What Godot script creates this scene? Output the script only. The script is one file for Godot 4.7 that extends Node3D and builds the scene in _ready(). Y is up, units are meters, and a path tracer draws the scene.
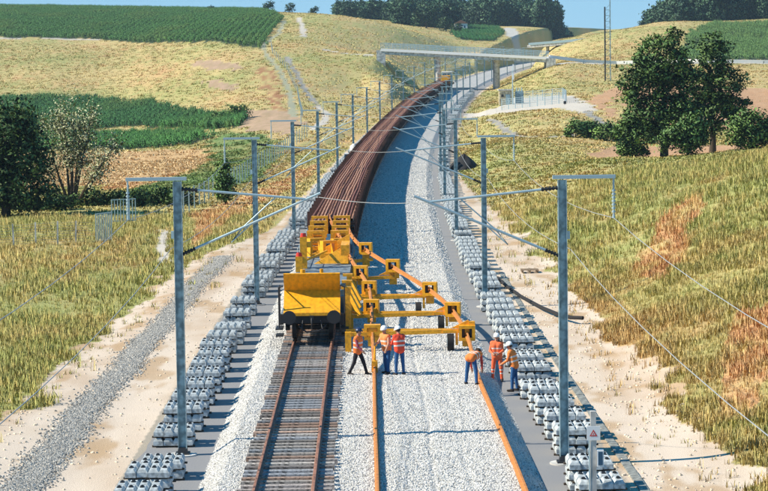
extends Node3D
# Railway under construction: long rails unloaded from a train on a temporary track.
# World: x right, y up, metres; "D" is the distance along -z from the photographer's footbridge.

var rng := RandomNumberGenerator.new()
var nz := FastNoiseLite.new()
var nz2 := FastNoiseLite.new()
var used := {}
var M := {}

class MB:
	var v := PackedVector3Array()
	var n := PackedVector3Array()
	var c := PackedColorArray()
	var ix := PackedInt32Array()
	var col := Color.WHITE
	func vert(p: Vector3, nn: Vector3) -> int:
		v.append(p); n.append(nn); c.append(col)
		return v.size() - 1
	func tri(i: int, j: int, k: int) -> void:   # counter-clockwise as seen from outside
		ix.append(i); ix.append(k); ix.append(j)
	func quad(a: Vector3, b: Vector3, cc: Vector3, d: Vector3) -> void:
		var nn := (b - a).cross(cc - a)
		if nn.length_squared() < 1e-16: nn = (cc - a).cross(d - a)
		nn = nn.normalized()
		var i := vert(a, nn); vert(b, nn); vert(cc, nn); vert(d, nn)
		tri(i, i + 1, i + 2); tri(i, i + 2, i + 3)
	func face(a: Vector3, b: Vector3, cc: Vector3) -> void:
		var nn := (b - a).cross(cc - a).normalized()
		var i := vert(a, nn); vert(b, nn); vert(cc, nn)
		tri(i, i + 1, i + 2)
	func hexa(p: Array) -> void:   # p[0..3] bottom ring, p[4..7] top ring, counter-clockwise from above
		quad(p[3], p[2], p[1], p[0]); quad(p[4], p[5], p[6], p[7])
		for i in 4:
			var j := (i + 1) % 4
			quad(p[i], p[j], p[4 + j], p[4 + i])
	func box(at: Vector3, s: Vector3, b := Basis.IDENTITY, taper := Vector2.ONE) -> void:
		var h := s * 0.5
		var q := []
		for k in 2:
			var tx := h.x * (1.0 if k == 0 else taper.x)
			var tz := h.z * (1.0 if k == 0 else taper.y)
			var y := -h.y if k == 0 else h.y
			for e in [Vector3(-tx, y, tz), Vector3(tx, y, tz), Vector3(tx, y, -tz), Vector3(-tx, y, -tz)]: q.append(at + b * e)
		hexa(q)
	func beam(a: Vector3, b: Vector3, w: float, h: float, up := Vector3.UP) -> void:
		var f := (b - a).normalized()
		if absf(f.dot(up)) > 0.98: up = Vector3(0, 0, 1)
		var r := f.cross(up).normalized()
		var u := r.cross(f)
		box((a + b) * 0.5, Vector3(w, h, a.distance_to(b)), Basis(r, u, -f))
	func tube(pts: Array, radii: Array, sides := 8, cap := true) -> void:
		var ring0 := -1
		var up := Vector3(0.13, 0.97, 0.21).normalized()
		for i in pts.size():
			var p: Vector3 = pts[i]
			var f: Vector3 = ((pts[mini(i + 1, pts.size() - 1)] as Vector3) - (pts[maxi(i - 1, 0)] as Vector3)).normalized()
			var r := f.cross(up)
			if r.length() < 0.05: r = f.cross(Vector3(1, 0, 0))
			r = r.normalized()
			var u := r.cross(f)
			var rad: float = radii[mini(i, radii.size() - 1)]
			var at := v.size()
			for k in sides:
				var a := TAU * k / sides
				var d := r * cos(a) + u * sin(a)
				vert(p + d * rad, d)
			if ring0 >= 0:
				for k in sides:
					var k2 := (k + 1) % sides
					tri(ring0 + k, at + k2, ring0 + k2); tri(ring0 + k, at + k, at + k2)
			if cap and (i == 0 or i == pts.size() - 1):
				var s := 1 if i else -1
				var ci := vert(p, f * s)
				for k in sides:
					var k2 := (k + 1) % sides
					if s > 0: tri(ci, at + k2, at + k)
					else: tri(ci, at + k, at + k2)
			ring0 = at
	func cyl(a: Vector3, b: Vector3, r: float, sides := 12) -> void:   # flat ended, hard rim
		var f := (b - a).normalized()
		var q := f.cross(Vector3.UP)
		if q.length() < 0.05: q = f.cross(Vector3.RIGHT)
		q = q.normalized()
		var u := q.cross(f)
		for k in sides:
			var d0 := q * cos(TAU * k / sides) + u * sin(TAU * k / sides)
			var d1 := q * cos(TAU * (k + 1) / sides) + u * sin(TAU * (k + 1) / sides)
			var i := vert(a + d0 * r, d0); vert(a + d1 * r, d1); vert(b + d1 * r, d1); vert(b + d0 * r, d0)
			tri(i, i + 2, i + 1); tri(i, i + 3, i + 2)
			face(b, b + d1 * r, b + d0 * r); face(a, a + d0 * r, a + d1 * r)
	func sweep(prof: Array, pts: Array, up := Vector3.UP) -> void:   # prof: Vector2 ring (x right, y up), counter-clockwise looking along the path
		var prev := []
		for i in pts.size():
			var p: Vector3 = pts[i]
			var f: Vector3 = ((pts[mini(i + 1, pts.size() - 1)] as Vector3) - (pts[maxi(i - 1, 0)] as Vector3)).normalized()
			var r := f.cross(up).normalized()
			var u := r.cross(f)
			var cur := []
			for e in prof: cur.append(p + r * e.x + u * e.y)
			if i > 0:
				for k in prof.size():
					var k2 := (k + 1) % prof.size()
					quad(prev[k2], prev[k], cur[k], cur[k2])
			prev = cur
	func done(m: Material) -> ArrayMesh:
		var a := []
		a.resize(Mesh.ARRAY_MAX)
		a[Mesh.ARRAY_VERTEX] = v; a[Mesh.ARRAY_NORMAL] = n; a[Mesh.ARRAY_COLOR] = c; a[Mesh.ARRAY_INDEX] = ix
		var me := ArrayMesh.new()
		me.add_surface_from_arrays(Mesh.PRIMITIVE_TRIANGLES, a)
		me.surface_set_material(0, m)
		return me

# ---------------------------------------------------------------- naming and tagging
func numbered(called: String) -> String:
	var k: int = used.get(called, 0)
	used[called] = k + 1
	return called if k == 0 else "%s_%03d" % [called, k]
func tag(o: Node3D, label: String, category: String, group := "", kind := "") -> Node3D:
	if label: o.set_meta("label", label)
	if category: o.set_meta("category", category)
	if group: o.set_meta("group", group)
	if kind: o.set_meta("kind", kind)
	return o
func thing(called: String, at: Vector3, label: String, category: String, group := "") -> Node3D:
	var o := Node3D.new()
	o.name = numbered(called)
	add_child(o)
	o.position = at
	return tag(o, label, category, group)
func put(mesh: Mesh, called: String, parent: Node3D = null, at := Vector3.ZERO) -> MeshInstance3D:
	var o := MeshInstance3D.new()
	o.mesh = mesh
	o.name = numbered(called) if parent == null else called
	(self if parent == null else parent).add_child(o, true)
	o.position = at
	return o
func struct(mesh: Mesh, called: String) -> MeshInstance3D:
	var o := put(mesh, called)
	o.set_meta("kind", "structure")
	return o
func copy(o: Node3D, called: String) -> Node3D:
	var r: Node3D = o.duplicate()
	r.name = numbered(called)
	add_child(r)
	return r
func scatter(mesh: Mesh, buf: PackedFloat32Array, called: String, parent: Node3D = null) -> MultiMeshInstance3D:
	var mm := MultiMesh.new()
	mm.transform_format = MultiMesh.TRANSFORM_3D
	mm.use_colors = true
	mm.mesh = mesh
	mm.instance_count = buf.size() / 16
	mm.buffer = buf
	var o := MultiMeshInstance3D.new()
	o.multimesh = mm
	o.name = numbered(called) if parent == null else called
	(self if parent == null else parent).add_child(o, true)
	return o
func push(buf: PackedFloat32Array, b: Basis, p: Vector3, c: Color) -> void:
	buf.append_array([b.x.x, b.y.x, b.z.x, p.x, b.x.y, b.y.y, b.z.y, p.y, b.x.z, b.y.z, b.z.z, p.z, c.r, c.g, c.b, 1.0])

# ---------------------------------------------------------------- materials
func noise_tex(seed_: int, freq: float, ramp: Array, size := 512, oct := 4, kind := FastNoiseLite.TYPE_SIMPLEX_SMOOTH) -> NoiseTexture2D:
	var f := FastNoiseLite.new()
	f.seed = seed_; f.frequency = freq; f.noise_type = kind
	f.fractal_octaves = oct
	var t := NoiseTexture2D.new()
	t.noise = f; t.width = size; t.height = size; t.seamless = true; t.seamless_blend_skirt = 0.2
	var g := Gradient.new()
	g.offsets = PackedFloat32Array(ramp.map(func(e): return e[0]))
	g.colors = PackedColorArray(ramp.map(func(e): return e[1]))
	t.color_ramp = g
	return t
func lin(r: float, g: float, b: float) -> Color:
	return Color(r, g, b).linear_to_srgb()
func grey(v: float) -> Color:
	return Color(v, v, v)
func mat(called: String, c: Color, rough := 0.8, metal := 0.0, tex: Texture2D = null, scale := 1.0, bump: Texture2D = null, bump_cm := 0.0) -> StandardMaterial3D:
	var m := StandardMaterial3D.new()
	m.resource_name = called
	m.albedo_color = c
	m.roughness = rough
	m.metallic = metal
	m.vertex_color_use_as_albedo = true
	m.cull_mode = BaseMaterial3D.CULL_DISABLED
	if tex or bump:
		m.uv1_triplanar = true
		m.uv1_world_triplanar = true
		m.uv1_scale = Vector3.ONE * scale
	if tex: m.albedo_texture = tex
	if bump:
		m.heightmap_enabled = true
		m.heightmap_texture = bump
		m.heightmap_scale = bump_cm
	M[called] = m
	return m
const NTH := ["first", "second", "third", "fourth", "fifth", "sixth", "seventh", "eighth", "ninth", "tenth", "eleventh", "twelfth", "thirteenth", "fourteenth", "fifteenth", "sixteenth", "seventeenth", "eighteenth", "nineteenth", "twentieth", "twenty-first", "twenty-second", "twenty-third", "twenty-fourth", "twenty-fifth", "twenty-sixth"]
func make_materials() -> void:
	var soft := noise_tex(1, 0.012, [[0.25, grey(0.72)], [0.5, grey(0.88)], [0.75, Color.WHITE]])
	var speck := noise_tex(2, 0.06, [[0.2, grey(0.42)], [0.45, grey(0.85)], [0.8, Color.WHITE]], 512, 3)
	var fine := noise_tex(3, 0.05, [[0.2, grey(0.6)], [0.5, grey(0.9)], [0.8, Color.WHITE]], 512, 5)
	var wear := noise_tex(4, 0.015, [[0.3, grey(0.55)], [0.42, grey(0.85)], [0.6, Color.WHITE]], 512, 5)
	var grit := noise_tex(9, 0.13, [[0.2, grey(0.62)], [0.5, grey(0.92)], [0.8, Color.WHITE]], 1024, 4)
	var clean := noise_tex(8, 0.02, [[0.25, grey(0.86)], [0.6, Color.WHITE]])
	var hgt := noise_tex(5, 0.04, [[0.1, Color.BLACK], [0.9, Color.WHITE]], 512, 4)
	var cells := noise_tex(6, 0.09, [[0.0, grey(0.35)], [0.35, grey(0.8)], [0.8, Color.WHITE]], 512, 2, FastNoiseLite.TYPE_CELLULAR)
	mat("grass_ground", Color.WHITE, 0.95, 0, fine, 0.35, hgt, 4.0)
	mat("dirt", Color.WHITE, 0.95, 0, grit, 0.19)
	mat("field", Color.WHITE, 0.95, 0, fine, 0.12, hgt, 6.0)
	mat("asphalt", lin(0.42, 0.41, 0.39), 0.9, 0, fine, 0.5)
	mat("ballast", lin(0.64, 0.635, 0.62), 0.95, 0, cells, 0.55, cells, 4.0)
	mat("stone", lin(0.70, 0.69, 0.67), 0.9)
	mat("path", lin(0.30, 0.30, 0.31), 0.92, 0, grit, 0.27)
	mat("concrete", lin(0.57, 0.63, 0.66), 0.85, 0, soft, 0.9)
	mat("pale_concrete", lin(0.74, 0.73, 0.70), 0.85, 0, soft, 0.15)
	mat("steel_grey", lin(0.40, 0.56, 0.61), 0.5, 0.25, soft, 0.5)
	mat("galvanised", lin(0.42, 0.55, 0.60), 0.45, 0.4)
	mat("dark_iron", lin(0.025, 0.027, 0.032), 0.6, 0.2)
	mat("rust", lin(0.34, 0.16, 0.10), 0.7, 0.1, wear, 0.4)
	mat("orange_rust", lin(0.58, 0.23, 0.06), 0.7, 0.1, clean, 0.3)
	mat("brown_rust", Color.WHITE, 0.75, 0.1, wear, 0.25)
	mat("yellow", lin(0.90, 0.42, 0.012), 0.45, 0, clean, 0.5)
	mat("deck", lin(0.20, 0.26, 0.31), 0.7, 0.1, wear, 0.3)
	mat("wagon", lin(0.12, 0.05, 0.035), 0.7, 0.1, wear, 0.2)
	mat("wood", Color.WHITE, 0.9, 0, wear, 1.1, fine, 1.0)
	mat("rubber", lin(0.014, 0.014, 0.016), 0.9)
	mat("white_paint", lin(0.78, 0.79, 0.80), 0.6)
	mat("red_paint", lin(0.6, 0.04, 0.03), 0.5)
	mat("blue_paint", lin(0.03, 0.09, 0.16), 0.6)
	mat("cream", lin(0.62, 0.54, 0.36), 0.85, 0, soft, 0.3)
	mat("leaf", Color.WHITE, 0.7)
	M.leaf.backlight_enabled = true
	M.leaf.backlight = lin(0.10, 0.15, 0.03)
	mat("blade", Color.WHITE, 0.85)
	mat("bark", lin(0.09, 0.065, 0.045), 0.9, 0, fine, 1.0)
	mat("cloth", Color.WHITE, 0.85)
	mat("helmet", lin(0.82, 0.82, 0.80), 0.35)
	mat("navy_helmet", lin(0.02, 0.035, 0.09), 0.35)
	mat("wire", lin(0.30, 0.33, 0.34), 0.5, 0.3)
	mat("pale_wire", lin(0.34, 0.36, 0.37), 0.6, 0.1)

# ---------------------------------------------------------------- the line and the land
func cl(D: float) -> float:   # middle of the double-track bed: straight, then a 5.7 km curve to the right
	return 0.07 - 0.0085 * D + 8.7e-5 * pow(maxf(D - 70.0, 0), 2)
func el(D: float) -> float:   # level of the ballast top: flat, then climbing at 2.3 %
	return 4.8e-5 * pow(maxf(D - 165.0, 0), 2) if D < 400.0 else 2.65 + 0.02256 * (D - 400.0)
func on(off: float, h: float, D: float) -> Vector3:
	return Vector3(cl(D) + off, el(D) + h, -D)
func heading(D: float) -> Basis:   # z axis back towards the viewer along the line
	var f := on(0, 0, D + 1.0) - on(0, 0, D - 1.0)
	return Basis.looking_at(f.normalized(), Vector3.UP)

# surveyed levels of the land, x, height, distance
const LEVELS := [-9.6,-0.35,20, 9.4,-0.35,20, -9.8,-0.35,45, 9.2,-0.35,45, -10,-0.35,70, 9,-0.35,70, -10.2,-0.35,100, 8.8,-0.35,100, -10.2,-0.35,140, 8.8,-0.35,140, -9.8,-0.32,190, 9.2,-0.32,190, -8.7,-0,250, 10.3,-0,250, -6.7,0.8,320, 12.3,0.8,320, -3.4,2.3,400, 15.6,2.3,400, 2.4,4.56,500, 21.4,4.56,500, 9.9,6.81,600, 28.9,6.81,600, 21.2,9.52,720, 40.2,9.52,720, 36.3,12.45,850, 55.3,12.45,850, -14,-0.4,40, -30,-0.8,40, -14,-0.4,70, -28,-0.8,70, -14,-0.4,100, -28,-0.9,100, -16,-0.5,150, -24,-0.6,150, -40,-0.8,150, -45.7,-0.45,195, -31.5,-0.51,197, -28.6,-0.54,211, -89.9,0,385, -60.4,-0.58,380, -46.8,-0.71,378, -130.3,7.39,560, -88.7,6.81,560, -69.1,6.04,560, -144.1,12.98,620, -89.9,12.23,620, -185.5,27.58,800, -115.7,26.26,800, -91.2,25.57,800, -231.6,42.87,1000, -144.3,41.01,1000, -107.2,39.29,980, -16.9,-0.38,210, -22.9,0.05,285, -35.9,2.75,450, -39.8,6.24,500, -46,13.12,580, -55.4,22.76,700, -73.4,37.03,930, -13.7,-0.22,235, -13.1,0.36,290, -16.6,2.36,370, -19.7,4.64,440, -24.9,12.76,560, -29.2,21.75,660, -36.1,32.99,820, -7.6,1.72,330, -10.4,4.29,455, -12,9.02,530, -12.8,12.62,570, -14.3,18.44,640, -17.7,32.2,800, -2.4,4.11,460, -2.8,7.21,540, -3,9.97,590, -3.3,16.59,670, -3.9,31.11,820, 4.2,6.02,530, 4.8,8.79,605, 5.2,12.05,650, 0.8,16.62,680, 6.9,28.32,830, 21.8,22.63,850, 36.7,21.31,850, 47.6,32.57,1100, 36.2,37.38,1200, -0.4,40.5,1200, 72.9,36.35,1200, 99.9,31.86,1150, 100.4,26.24,1050, 57.3,24.86,980, 61.5,19.97,860, 26.4,4.87,156, 24.4,4.06,160, 22.2,3.1,165, 19.3,2.92,165, 20.5,2.42,215, 27.5,1.23,270, 24.5,2.37,290, 36.4,3.62,350, 43.8,5.88,420, 44.5,2.44,330, 57.1,2.57,350, 65.3,4.03,400, 81.7,6.73,500, 91.5,10.65,560, 81.6,13.26,605, 102.3,12.97,605, 138.3,12.5,610, 114.3,21.21,750, 137.2,30.36,900, 152.1,30.93,900, 204,30.21,900, 109.7,30.74,900, 90.5,25.13,800, 73.5,18.16,720, 61.2,14.04,640, 47.2,13.74,605, 40.9,11.42,590, 33.9,7.54,560, 47.7,7.2,500, 53.5,10.2,560, 31.1,5.16,450, 22.7,4.43,440, 37.4,6.2,480, 22.8,3.46,330, 18.6,3.52,360, 11.7,1.76,275, 16,2.02,265, 19,2.62,245, 14.7,1.09,190, 17.2,2.3,165, 11.6,0.48,150, 36.3,5.09,160, 10.2,-0.3,45, 14,0.9,45, 22,3.2,45, 10.2,-0.3,60, 14,1,60, 21,3.3,60, 10,-0.3,90, 16,1.9,90, 25,4.6,90, 9.8,-0.3,120, 17,2.2,120, 26,4.9,120, 40,6.5,120, 31,0.2,232, 40,0.4,235, 60,1.5,240, 24,1.2,235, -1,15.3,612, -9,16.2,613, -18,17.2,615, -900,44,1700, -1440,44,2800, -300,44,1700, -480,44,2800, 0,44,1700, 0,44,2800, 300,44,1700, 480,44,2800, 900,44,1700, 1440,44,2800]
var tx := PackedFloat64Array()
var ty := PackedFloat64Array()
var tw := PackedFloat64Array()
var grid := PackedFloat32Array()
const GN := 120
const G0 := 2.7
const G1 := 8.1
func spline(u: float, l: float) -> float:
	var n := tx.size()
	var s := tw[n] + tw[n + 1] * u + tw[n + 2] * l
	for i in n:
		var a := u - tx[i]
		var b := l - ty[i]
		var r2 := a * a + b * b
		if r2 > 1e-12: s += tw[i] * 0.5 * r2 * log(r2)
	return s
func survey() -> void:
	var n := LEVELS.size() / 3
	var e := PackedFloat64Array()
	for i in n:
		tx.append(LEVELS[i * 3] / LEVELS[i * 3 + 2] * 6.0)
		ty.append(log(LEVELS[i * 3 + 2]))
		e.append(LEVELS[i * 3 + 1])
	var m := n + 3
	var A := []
	for i in m:
		var row := PackedFloat64Array()
		row.resize(m + 1)
		if i < n:
			for j in n:
				var r2 := pow(tx[i] - tx[j], 2) + pow(ty[i] - ty[j], 2)
				row[j] = 0.5 * r2 * log(r2) if r2 > 1e-12 else 0.0
			row[i] += 2e-4
			row[n] = 1; row[n + 1] = tx[i]; row[n + 2] = ty[i]
			row[m] = e[i]
		else:
			for j in n: row[j] = 1.0 if i == n else (tx[j] if i == n + 1 else ty[j])
		A.append(row)
	for k in m:
		var best := k
		for i in range(k + 1, m):
			if absf(A[i][k]) > absf(A[best][k]): best = i
		var t = A[k]; A[k] = A[best]; A[best] = t
		var pk: PackedFloat64Array = A[k]
		for i in range(k + 1, m):
			var ri: PackedFloat64Array = A[i]
			var f := ri[k] / pk[k]
			if f != 0.0:
				for j in range(k, m + 1): ri[j] -= f * pk[j]
				A[i] = ri
	tw.resize(m)
	for k in range(m - 1, -1, -1):
		var s: float = A[k][m]
		for j in range(k + 1, m): s -= A[k][j] * tw[j]
		tw[k] = s / A[k][k]
	for j in GN:
		for i in GN:
			grid.append(spline(lerpf(-2.16, 2.16, i / (GN - 1.0)), lerpf(G0, G1, j / (GN - 1.0))))
func land(X: float, D: float) -> float:
	var fu := (clampf(X / D * 6.0, -2.16, 2.16) + 2.16) / 4.32 * (GN - 1.0)
	var fl := clampf((log(D) - G0) / (G1 - G0), 0, 1) * (GN - 1.0)
	var i := mini(int(fu), GN - 2)
	var j := mini(int(fl), GN - 2)
	var a := fu - i
	var b := fl - j
	return lerpf(lerpf(grid[j * GN + i], grid[j * GN + i + 1], a), lerpf(grid[j * GN + GN + i], grid[j * GN + GN + i + 1], a), b)
func ground(X: float, D: float) -> float:
	var o := absf(X - cl(D))
	var base := el(D) - 0.42
	if o < 8.0: return base
	var g := land(X, D)
	var rough := nz.get_noise_2d(X * 3.0, D * 1.2) * 0.25 + nz2.get_noise_2d(X * 4.0, D * 4.0) * 0.10
	return lerpf(base, g + rough * smoothstep(11.0, 16.0, o), smoothstep(8.0, 12.0, o))
func gp(X: float, D: float, up := 0.0) -> Vector3:
	return Vector3(X, ground(X, D) + up, -D)

# ---------------------------------------------------------------- ground cover
const GRASS := 0
const DIRT := 1
const FIELD := 2
const ROAD := 3
var AREAS := []
var LINES := []
func area(what: String, pts: Array) -> void:
	var p := PackedVector2Array()
	for q in pts: p.append(Vector2(q[0], q[1]))
	var r := Rect2(p[0], Vector2.ZERO)
	for q in p: r = r.expand(q)
	AREAS.append([what, p, r.grow(4)])
func track_line(what: String, width: float, pts: Array) -> void:
	var p := PackedVector2Array()
	for q in pts: p.append(Vector2(q[0], q[1]))
	var r := Rect2(p[0], Vector2.ZERO)
	for q in p: r = r.expand(q)
	LINES.append([what, p, r.grow(width + 3), width])
func map_land() -> void:
	area("maize", [[-214, 800], [-163, 793], [-131, 789], [-98, 798], [-55, 695], [-32.6, 626], [-33, 766], [-60, 1100], [-230, 1150]])
	area("maize", [[-140, 570], [-86, 557], [-69, 560], [-52, 515], [-26, 423], [-26, 401], [-30, 411], [-51, 465], [-120, 487]])
	area("maize", [[-110, 440], [-65, 441], [-49, 429], [-32, 399], [-29, 384], [-31, 368], [-47, 379], [-100, 392]])
	area("maize", [[37, 1145], [58, 1142], [56.5, 1060], [48, 981], [33.5, 973], [31, 1006]])
	area("maize", [[80, 626], [104.8, 776], [127, 869], [170, 850], [135, 624], [110, 617]])
	area("stubble", [[-100, 374], [-45, 364], [-35, 361], [-27, 340], [-23, 304], [-22.5, 266], [-29, 252], [-60, 224]])
	area("meadow", [[-30, 404], [-18.6, 360], [-13.7, 319], [-13.4, 253], [-17.5, 217], [-21, 208], [-26, 221], [-26, 244], [-22, 264], [-22.5, 304], [-27, 346]])
	area("earth", [[-35, 453], [-26, 450], [-17, 435], [-12.7, 390], [-14.2, 352], [-23.3, 387], [-28.3, 430]])
	area("earth", [[-52, 619], [-41, 599], [-34.2, 578], [-34.9, 564], [-45, 584]])
	area("earth", [[-42.7, 550], [-40, 550], [-32.7, 520], [-34, 510], [-40, 530]])
	area("chalk", [[22.4, 442], [28, 500], [37, 488], [39.5, 467], [36.7, 409], [35, 373], [31, 368], [30.7, 398], [24.4, 404], [14.6, 428], [13.8, 452]])
	area("rust", [[-30.6, 567], [-27.1, 567], [-17.4, 435], [-17.1, 414], [-19.8, 418]])
	area("soil", [[38, 431], [48.4, 494], [57, 533], [59, 525], [45.7, 445], [38.7, 386], [37, 356], [37.8, 346], [36, 348], [35.6, 373]])
	area("soil", [[53, 491], [58.8, 520], [70, 505], [100, 508], [80, 348], [62, 340], [46, 331], [40, 357], [42, 401]])
	area("soil", [[23, 263], [30, 288], [39, 291], [46, 272], [40, 245], [30, 236], [24, 241]])
	area("lush", [[58, 368], [80, 386], [70, 348], [52.6, 336]])
	area("orange", [[-36, 286], [-25, 280], [-21, 240], [-29, 236]])
	area("orange", [[-12.7, 149], [-12.5, 173], [-8.7, 238], [-6.7, 287], [-5.2, 317], [-7.9, 277], [-13.6, 216], [-15.5, 187]])
	area("orange", [[11.2, 71], [14.2, 77], [15.5, 88], [13.8, 90], [12.2, 83], [10.8, 74]])
	area("orange", [[13.5, 108], [15.4, 118], [19.5, 138], [18.6, 141], [14.6, 126], [12.5, 113]])
	track_line("lane", 0.7, [[-32.3, 763], [-30.7, 689], [-32.9, 642], [-30.7, 609], [-24.9, 560], [-20, 499], [-16, 413]])
	track_line("stone", 0.75, [[-25.1, 602], [-20.8, 556], [-16.2, 502], [-13, 465]])
	track_line("chalk", 0.8, [[-13, 465], [-10.6, 438], [-10.2, 392], [-11.2, 361]])
	track_line("chalk", 0.9, [[-28.2, 789], [-25, 726], [-22.9, 680]])
	track_line("chalk", 2.0, [[-152, 787], [-130, 783], [-114, 791], [-99, 791]])
	track_line("road", 1.1, [[-17.1, 640], [-10, 625], [-3.0, 613], [1.5, 612]])
	track_line("road", 3.0, [[64, 1145], [60, 1040], [61.4, 1000]])
	track_line("road", 3.0, [[47, 609], [60.8, 625], [72.9, 620], [84, 605], [140, 604]])
	track_line("stone", 0.5, [[18.4, 397], [17.9, 334], [18.6, 302], [23, 296], [26.4, 305]])
	track_line("stone", 0.8, [[33.3, 373], [32.6, 342], [31.8, 316]])
	track_line("chalk", 0.35, [[-13.6, 142], [-15.3, 158], [-16.6, 172]])
func near_line(p: Vector2, pl: PackedVector2Array) -> float:
	var best := 1e9
	for i in pl.size() - 1:
		best = minf(best, p.distance_squared_to(Geometry2D.get_closest_point_to_segment(p, pl[i], pl[i + 1])))
	return sqrt(best)
func what_at(X: float, D: float) -> String:
	var j := 0.9 if D < 300.0 else 2.5
	var p := Vector2(X + nz.get_noise_2d(X * 9.0, D * 4.0) * j, D + nz2.get_noise_2d(X * 5.0, D * 2.0) * j * 3.0)
	var pl := Vector2(X + nz2.get_noise_2d(X * 9.0, D * 3.0) * 0.5, D)
	for l in LINES:
		if l[2].has_point(pl) and near_line(pl, l[1]) < l[3]: return l[0]
	for a in AREAS:
		if a[2].has_point(p) and Geometry2D.is_point_in_polygon(p, a[1]): return a[0]
	return ""
const STRAW := Color(0.74, 0.57, 0.24)
const GREEN := Color(0.36, 0.42, 0.12)
const OCHRE := Color(0.72, 0.39, 0.18)
func grass_colour(X: float, D: float) -> Color:
	var big := nz.get_noise_2d(X * 1.2, D * 0.6)
	var mid := nz2.get_noise_2d(X * 1.7 + 300.0, D * 0.8)
	var small := nz.get_noise_2d(X * 14.0 + 90.0, D * 7.0)
	var tiny := nz2.get_noise_2d(X * 34.0, D * 20.0)
	var g := clampf(0.38 + big * 0.65 + small * 0.5 + tiny * 0.4, 0, 1)
	var o := clampf(0.12 + mid * 0.8 - small * 0.35 - tiny * 0.35, 0, 1)
	if D < 260.0: g = clampf(g + 0.24, 0, 1)
	var oo := X - cl(D)
	if D < 150.0:
		o = clampf(o + 0.75 * smoothstep(13.6, 11.6, absf(oo) + nz2.get_noise_2d(X * 6.0, D * 4.0) * 1.5 + (0.0 if oo < 0.0 else 1.2)), 0, 1)
		if X > 0.0: o = clampf(o + 0.8 * smoothstep(100.0, 78.0, D + nz.get_noise_2d(X * 4.0, D * 3.0) * 24.0), 0, 1)
	if X < -11.0 and D < 148.0:
		g = clampf(g + 0.25 * smoothstep(150.0, 120.0, D), 0, 1)
	return STRAW.lerp(OCHRE, o * 0.75).lerp(GREEN, g * 0.85)
func cover(X: float, D: float) -> Array:   # [class, colour]
	var o := X - cl(D)
	var ao := absf(o)
	var f := nz.get_noise_2d(X * 22.0, D * 11.0)
	var w := what_at(X, D)
	if ao < 7.0 and D < 1000.0: return [DIRT, Color(0.42, 0.37, 0.30)]
	var near := D < 150.0
	var edge := 11.9 if o < 0 else 10.2
	edge += nz.get_noise_2d(X * 10.0, D * 6.0) * 1.3 + f * 0.5
	var fade := smoothstep(130.0, 175.0, D) if o < 0 else smoothstep(150.0, 260.0, D)
	edge = lerpf(edge, 7.6, fade)
	if ao < edge:
		var t := clampf(0.35 + 0.9 * nz2.get_noise_2d(o * 9.0, D * 0.5) + 0.6 * nz.get_noise_2d(o * 16.0, D * 4.0) + f * 0.5, 0, 1)
		var c := Color(0.80, 0.67, 0.54).lerp(Color(0.60, 0.44, 0.30), t * 0.85)
		var clay := nz.get_noise_2d(o * 20.0 + 50.0, D * 6.0) + 0.5 * f
		c = c.lerp(Color(0.50, 0.30, 0.12), smoothstep(0.04, 0.40, clay) * 0.6)
		return [DIRT, c]
	match w:
		"maize": return [FIELD, Color(0.05, 0.085, 0.025)]
		"stubble": return [FIELD, Color(0.70, 0.46, 0.21).lerp(Color(0.52, 0.27, 0.10), clampf(0.3 + f, 0, 1))]
		"soil": return [FIELD, Color(0.60, 0.33, 0.16).lerp(Color(0.66, 0.40, 0.22), clampf(0.5 + f, 0, 1))]
		"meadow": return [GRASS, Color(0.18, 0.29, 0.07).lerp(Color(0.40, 0.38, 0.13), clampf(0.25 + f * 0.8 + nz.get_noise_2d(X * 4.0, D * 2.0), 0, 1))]
		"lush": return [GRASS, Color(0.06, 0.17, 0.03)]
		"earth": return [DIRT, Color(0.56, 0.38, 0.25).lerp(Color(0.42, 0.30, 0.16), clampf(0.4 + f, 0, 1))]
		"chalk": return [DIRT, Color(0.68, 0.62, 0.54)]
		"stone": return [DIRT, Color(0.44, 0.42, 0.38).lerp(Color(0.28, 0.27, 0.24), clampf(0.5 + f * 1.5, 0, 1))]
		"rust": return [DIRT, Color(0.42, 0.20, 0.08).lerp(grass_colour(X, D), clampf(0.3 + f * 2.0, 0, 1))]
		"lane": return [DIRT, Color(0.42, 0.42, 0.28)]
		"road": return [ROAD, Color(0.62, 0.60, 0.56)]
		"orange": return [GRASS, OCHRE.lerp(STRAW, clampf(0.35 + f * 1.5, 0, 1))]
	return [GRASS, grass_colour(X, D)]

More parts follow.
